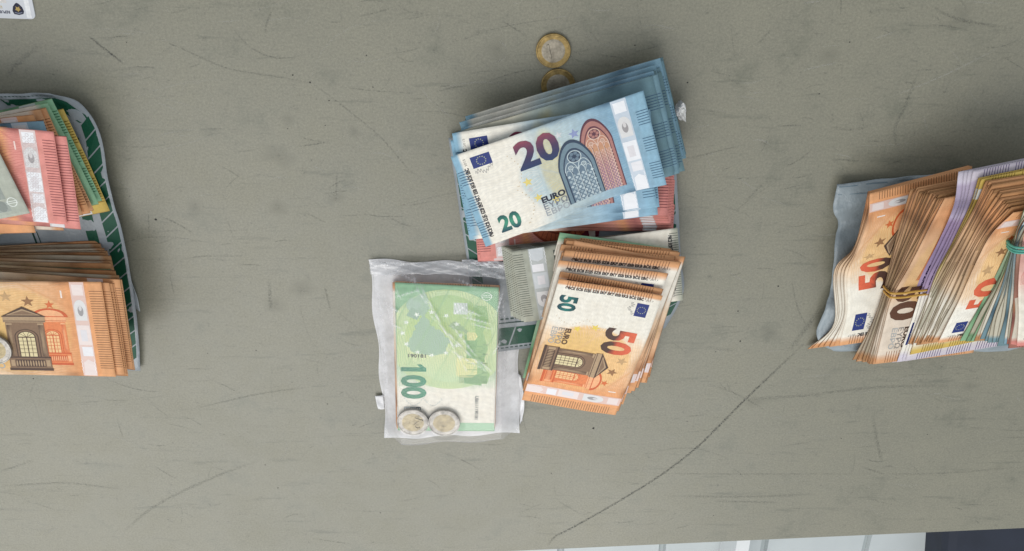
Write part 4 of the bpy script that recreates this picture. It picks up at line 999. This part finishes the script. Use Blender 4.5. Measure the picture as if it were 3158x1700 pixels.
coin(2, 1274, 1299, 14.3, 160, "two euro coin with a map and numeral face up inside the clear bag", 'value')
coin(2, 1370, 1301, 14.3, 0, "two euro coin with an upright bar relief inside the clear bag", 'figure')

# ------------------------------------------------------------------ identity card in the corner
M_CARD = plain("card_plastic", (206, 208, 212), 0.3, var=.05, sc=60)
o0 = at(111, 60, 0.8); a = math.radians(178)
ex, ey = np.array([math.cos(a), math.sin(a), 0]), np.array([-math.sin(a), math.cos(a), 0])
Lk, Wk, rk = 85.6, 54.0, 3.2
pts = []
for cx, cy, s in ((rk, rk, math.pi), (Lk - rk, rk, 1.5 * math.pi), (Lk - rk, Wk - rk, 0), (rk, Wk - rk, .5 * math.pi)):
    pts += [(cx + rk * math.cos(s + k * math.pi / 12), cy + rk * math.sin(s + k * math.pi / 12)) for k in range(7)]
def cardp(x, y, z): return o0 + (ex * x + ey * (y - Wk)) * .001 + np.array([0, 0, z * .001])
V = [cardp(x, y, -.75) for x, y in pts] + [cardp(x, y, .05) for x, y in pts]; n = len(pts)
F = [tuple(range(n, 2 * n)), tuple(reversed(range(n)))] + [(i, (i + 1) % n, n + (i + 1) % n, n + i) for i in range(n)]
V = np.array(V); cc_ = V.mean(0)
card = obj("identity_card", new_mesh("identity_card", V - cc_, F, M_CARD, smooth=False), None, cc_)
tag(card, "white plastic identity card with a dark shield emblem, upside down on the table", "card")
P = Print()
P.poly("emblem", [(7.4, Wk - 3.2), (10.4, Wk - 2.5), (13.4, Wk - 3.0), (14.2, Wk - 5), (13.3, Wk - 8), (11.4, Wk - 10), (10.4, Wk - 10.4), (9.2, Wk - 9.8), (7.4, Wk - 7.6), (6.7, Wk - 5)], (34, 36, 56), 0)
P.star("emblem", 10.4, Wk - 6.4, 2.2, (176, 148, 84), .03); P.disc("emblem", 10.4, Wk - 6.3, 1.4, 1.2, (186, 158, 92), .05, 9)
P.line("emblem", [(8.0, Wk - 4.1), (10.4, Wk - 3.6), (12.9, Wk - 4.0)], .4, (150, 156, 176), .05)
P.text("lettering", "REPUBL", 16, Wk - 5.0, 1.75, (40, 44, 70), 0, 0, .03, 8.2)
P.text("lettering", "LET", 20.5, Wk - 8.0, 1.6, (190, 166, 104), 0, 0, .03, 4.0)
P.rect("foil_strip", 2.4, 1, 5.6, Wk - .8, (236, 236, 236), 0); P.rect("foil_strip", 17, 2, 40, Wk - 10, (216, 210, 206), 0)
for part, ch in P.parts.items():
    xy = np.vstack([c[0] for c in ch]); C = np.vstack([c[1] for c in ch]); h = np.concatenate([np.full(len(c[0]), .09 + c[2]) for c in ch])
    V = np.array([cardp(x, y, z) for (x, y), z in zip(xy, h)]) - cc_
    obj(part, new_mesh(part, V, np.arange(len(V)).reshape(-1, 3), M_INK, C), card)

# ------------------------------------------------------------------ marks on the table
M_CHAR = scuff_mat("charcoal_mark", (58, 62, 66), .45, .62, 850, .85)
M_FAINT = scuff_mat("faint_scuff", (84, 88, 86), .44, .70, 700, .42)
M_SMUDGE = scuff_mat("smudge", (80, 84, 82), .42, .72, 620, .34)
def mark(name, pts, wd, mat, fade=True, z=.08):
    pts = np.array([at(*p)[:2] for p in pts]); K = max(12, len(pts) * 8); t = np.linspace(0, 1, K)
    C = spline(np.hstack([pts, np.zeros((len(pts), 1))]), t)[:, :2]
    V, F, Cc = [], [], []
    for i in range(K):
        d = C[min(i + 1, K - 1)] - C[max(i - 1, 0)]; d /= np.linalg.norm(d) + 1e-9; q = np.array([-d[1], d[0]]) * wd * .001
        q *= .6 + .4 * math.sin(i * 1.7) ** 2
        f = min(1, 4 * t[i] + .15, 4 * (1 - t[i]) + .15) if fade else 1
        for s, a in ((-1, 0), (-.35, 1), (.35, 1), (1, 0)): V.append((*(C[i] + q * s), z * .001)); Cc.append((a * f,) * 3)
    for i in range(K - 1):
        for j in range(3): F.append((i * 4 + j, i * 4 + j + 1, i * 4 + j + 5, i * 4 + j + 4))
    return obj(name, new_mesh(name, V, F, mat, np.array(Cc)), table)
mark("pencil_mark", [(2480, 1060), (2395, 1140), (2290, 1240), (2160, 1370), (2060, 1450), (1960, 1515), (1850, 1580), (1760, 1630), (1712, 1655), (1690, 1682)], 1.6, M_CHAR)
mark("pencil_mark", [(2540, 940), (2480, 1020), (2430, 1085)], 3.2, M_FAINT)
mark("scuff_mark", [(275, 113), (315, 145), (345, 168), (380, 195)], 1.3, M_CHAR)
for pts, wd in (([(470, 115), (560, 150), (700, 210), (840, 235), (960, 255)], 1.0), ([(960, 255), (1060, 330), (1170, 420), (1240, 500), (1260, 525)], 1.0),
                ([(1050, 268), (1150, 280), (1280, 288)], .8), ([(920, 423), (1000, 440)], .9), ([(1040, 520), (1035, 620)], 1.1), ([(1260, 635), (1330, 622)], .9),
                ([(2690, 1275), (2705, 1360), (2720, 1430)], 2.2), ([(2660, 1440), (2728, 1463)], 1.6), ([(2720, 1462), (2900, 1460), (3158, 1440)], 1.2), ([(2000, 1460), (2200, 1462), (2450, 1462), (2700, 1462)], 1.1),
                ([(2180, 1180), (2280, 1220), (2360, 1265)], 1.2), ([(2300, 1230), (2480, 1220), (2700, 1195), (2950, 1190)], 2.2), ([(2560, 390), (2620, 400), (2700, 385)], 1.4), ([(2770, 470), (2760, 400), (2790, 330), (2840, 200)], 2.0),
                ([(2120, 490), (2200, 470), (2300, 445)], 1.2), ([(2335, 140), (2380, 90)], 1.3), ([(540, 820), (525, 850), (540, 920)], 1.0), ([(360, 1290), (380, 1350)], 1.0), ([(0, 1455), (60, 1435), (100, 1420)], 1.6), ([(0, 1500), (200, 1490), (380, 1510)], 1.8),
                ([(600, 1260), (800, 1215), (950, 1195)], 1.3), ([(960, 1660), (1040, 1672), (1090, 1680)], 1.2), ([(380, 1640), (480, 1560), (640, 1480), (800, 1420)], 2.2), ([(2060, 1530), (2300, 1532), (2500, 1525)], 2.0), ([(2200, 1545), (2400, 1550)], 1.6), ([(2870, 20), (2960, 60), (3120, 90)], 1.8), ([(1720, 1545), (1790, 1585)], 1.0),
                ([(120, 140), (60, 190), (20, 240)], 2.6), ([(2300, 620), (2360, 560)], 1.4), ([(560, 800), (640, 790), (760, 790)], 1.0), ([(1000, 880), (1020, 960)], 1.4), ([(830, 860), (835, 960)], 2.2), ([(2440, 860), (2460, 950), (2490, 1010)], 1.2)):
    mark("scuff_mark", pts, wd, M_FAINT)
M_SCR = scuff_mat("hair_scratch", (88, 92, 90), .42, .64, 700, .46); M_SCRP = scuff_mat("pale_scratch", (196, 194, 186), .38, .60, 700, .4)
def scratches(name, n, mat, seed):
    rr = random.Random(seed); V, F, C = [], [], []
    for k in range(n):
        c = at(rr.uniform(-50, 3200), rr.uniform(-20, 1640))[:2]; a = rr.choice((rr.gauss(.1, .18), rr.gauss(.1, .2), rr.gauss(-.5, .3), rr.uniform(0, 3.14))); l = rr.uniform(.003, .028) * (3 if rr.random() < .1 else 1); wd = rr.uniform(.00022, .0006); cu = rr.gauss(0, .08) * l
        d = np.array([math.cos(a), math.sin(a)]); q = np.array([-d[1], d[0]]); b = len(V); m = 7; st = rr.uniform(.4, 1)
        for i in range(m):
            t = i / (m - 1) - .5; p = c + d * l * t + q * cu * (1 - 4 * t * t); f = st * (1 - abs(2 * t)) ** .5
            for sg in (-1, 1): V.append((*(p + q * wd * sg), .00007)); C.append((f,) * 3)
        for i in range(m - 1): F.append((b + 2 * i, b + 2 * i + 2, b + 2 * i + 3, b + 2 * i + 1))
    o = obj(name, new_mesh(name, V, F, mat, np.array(C)), table); o["kind"] = "stuff"
scratches("hair_scratches", 420, M_SCR, 5); scratches("pale_scratches", 240, M_SCRP, 6)
M_SPECK = plain("dark_grit", (40, 38, 36), .8)
def blob(name, px, py, r, mat, n=11, seed=0, stretch=1.0):
    rr = random.Random(seed); c = at(px, py); V = [(c[0], c[1], .00016)]
    for k in range(n): q = r * (.6 + .6 * rr.random()); V.append((c[0] + q * .001 * math.cos(2 * math.pi * k / n), c[1] + stretch * q * .001 * math.sin(2 * math.pi * k / n), .00010))
    F = [(0, 1 + k, 1 + (k + 1) % n) for k in range(n)]
    Cc = np.zeros((n + 1, 3)); Cc[0] = 1
    return obj(name, new_mesh(name, V, F, mat, Cc), table)
for i, (px, py, r) in enumerate([(480, 677, .9), (903, 232, .6), (956, 254, .6), (1130, 171, .5), (1015, 310, .5), (1150, 269, .4), (857, 1505, .6), (1173, 1582, .6), (1010, 1246, .5), (790, 1081, .5), (818, 1434, .5), (1003, 387, .4), (887, 397, .4),
     (390, 131, .4), (1830, 1321, 1.0), (2283, 1052, .7), (2276, 960, .7), (2400, 883, .7), (2207, 1085, .5), (2119, 1300, .4), (103, 1168, .5), (1700, 1460, .5), (2594, 1352, .5), (2526, 290, .5), (2120, 255, .6), (1958, 140, .5), (400, 605, .4), (2620, 130, .5), (2200, 1590, .5), (2860, 1340, .5), (1150, 1400, .4), (640, 1090, .4)]):
    blob("speck", px, py, r, M_SPECK, seed=i)
for i, (px, py, r, st) in enumerate([(1533, 155, 9, 1.3), (1092, 408, 6, 1.2), (890, 370, 6, 1), (840, 940, 12, 1.0), (860, 480, 16, .8), (2320, 1240, 14, .5), (2990, 1192, 12, .5), (2530, 1000, 20, 1.0), (3080, 1440, 6, 1), (860, 640, 10, 1), (600, 640, 9, 1), (2960, 60, 12, 1), (2560, 170, 12, .7), (1040, 610, 8, 1), (2370, 1030, 9, 1), (930, 890, 14, .8)]):
    blob("smudge", px, py, r, M_SMUDGE, 16, i + 90, st)

# ------------------------------------------------------------------ things on the floor past the far edge
M_WHITE = plain("white_paint", (224, 226, 226), .35, var=.04); M_NAVY = plain("navy_cloth", (38, 44, 58), .8, var=.25, sc=14)
q = at(2290, 1690, -640)
rail = slab("white_rail", [(q[0] - .012, q[1] - .5), (q[0] + .012, q[1] - .5), (q[0] + .012, q[1] + .12), (q[0] - .012, q[1] + .12)], -.7415, -.64, M_WHITE)
tag(rail, "white painted rail on the pale floor past the table edge", "rail")
q = at(2895, 1640, -650)
V = [(q[0], q[1] + .1), (q[0] + .9, q[1] + .1), (q[0] + .9, q[1] - .7), (q[0] + .13, q[1] - .7)]
mat_o = slab("navy_bag", V, -.7415, -.65, M_NAVY, r=.02); tag(mat_o, "dark navy cloth bag on the pale floor past the table edge", "bag")
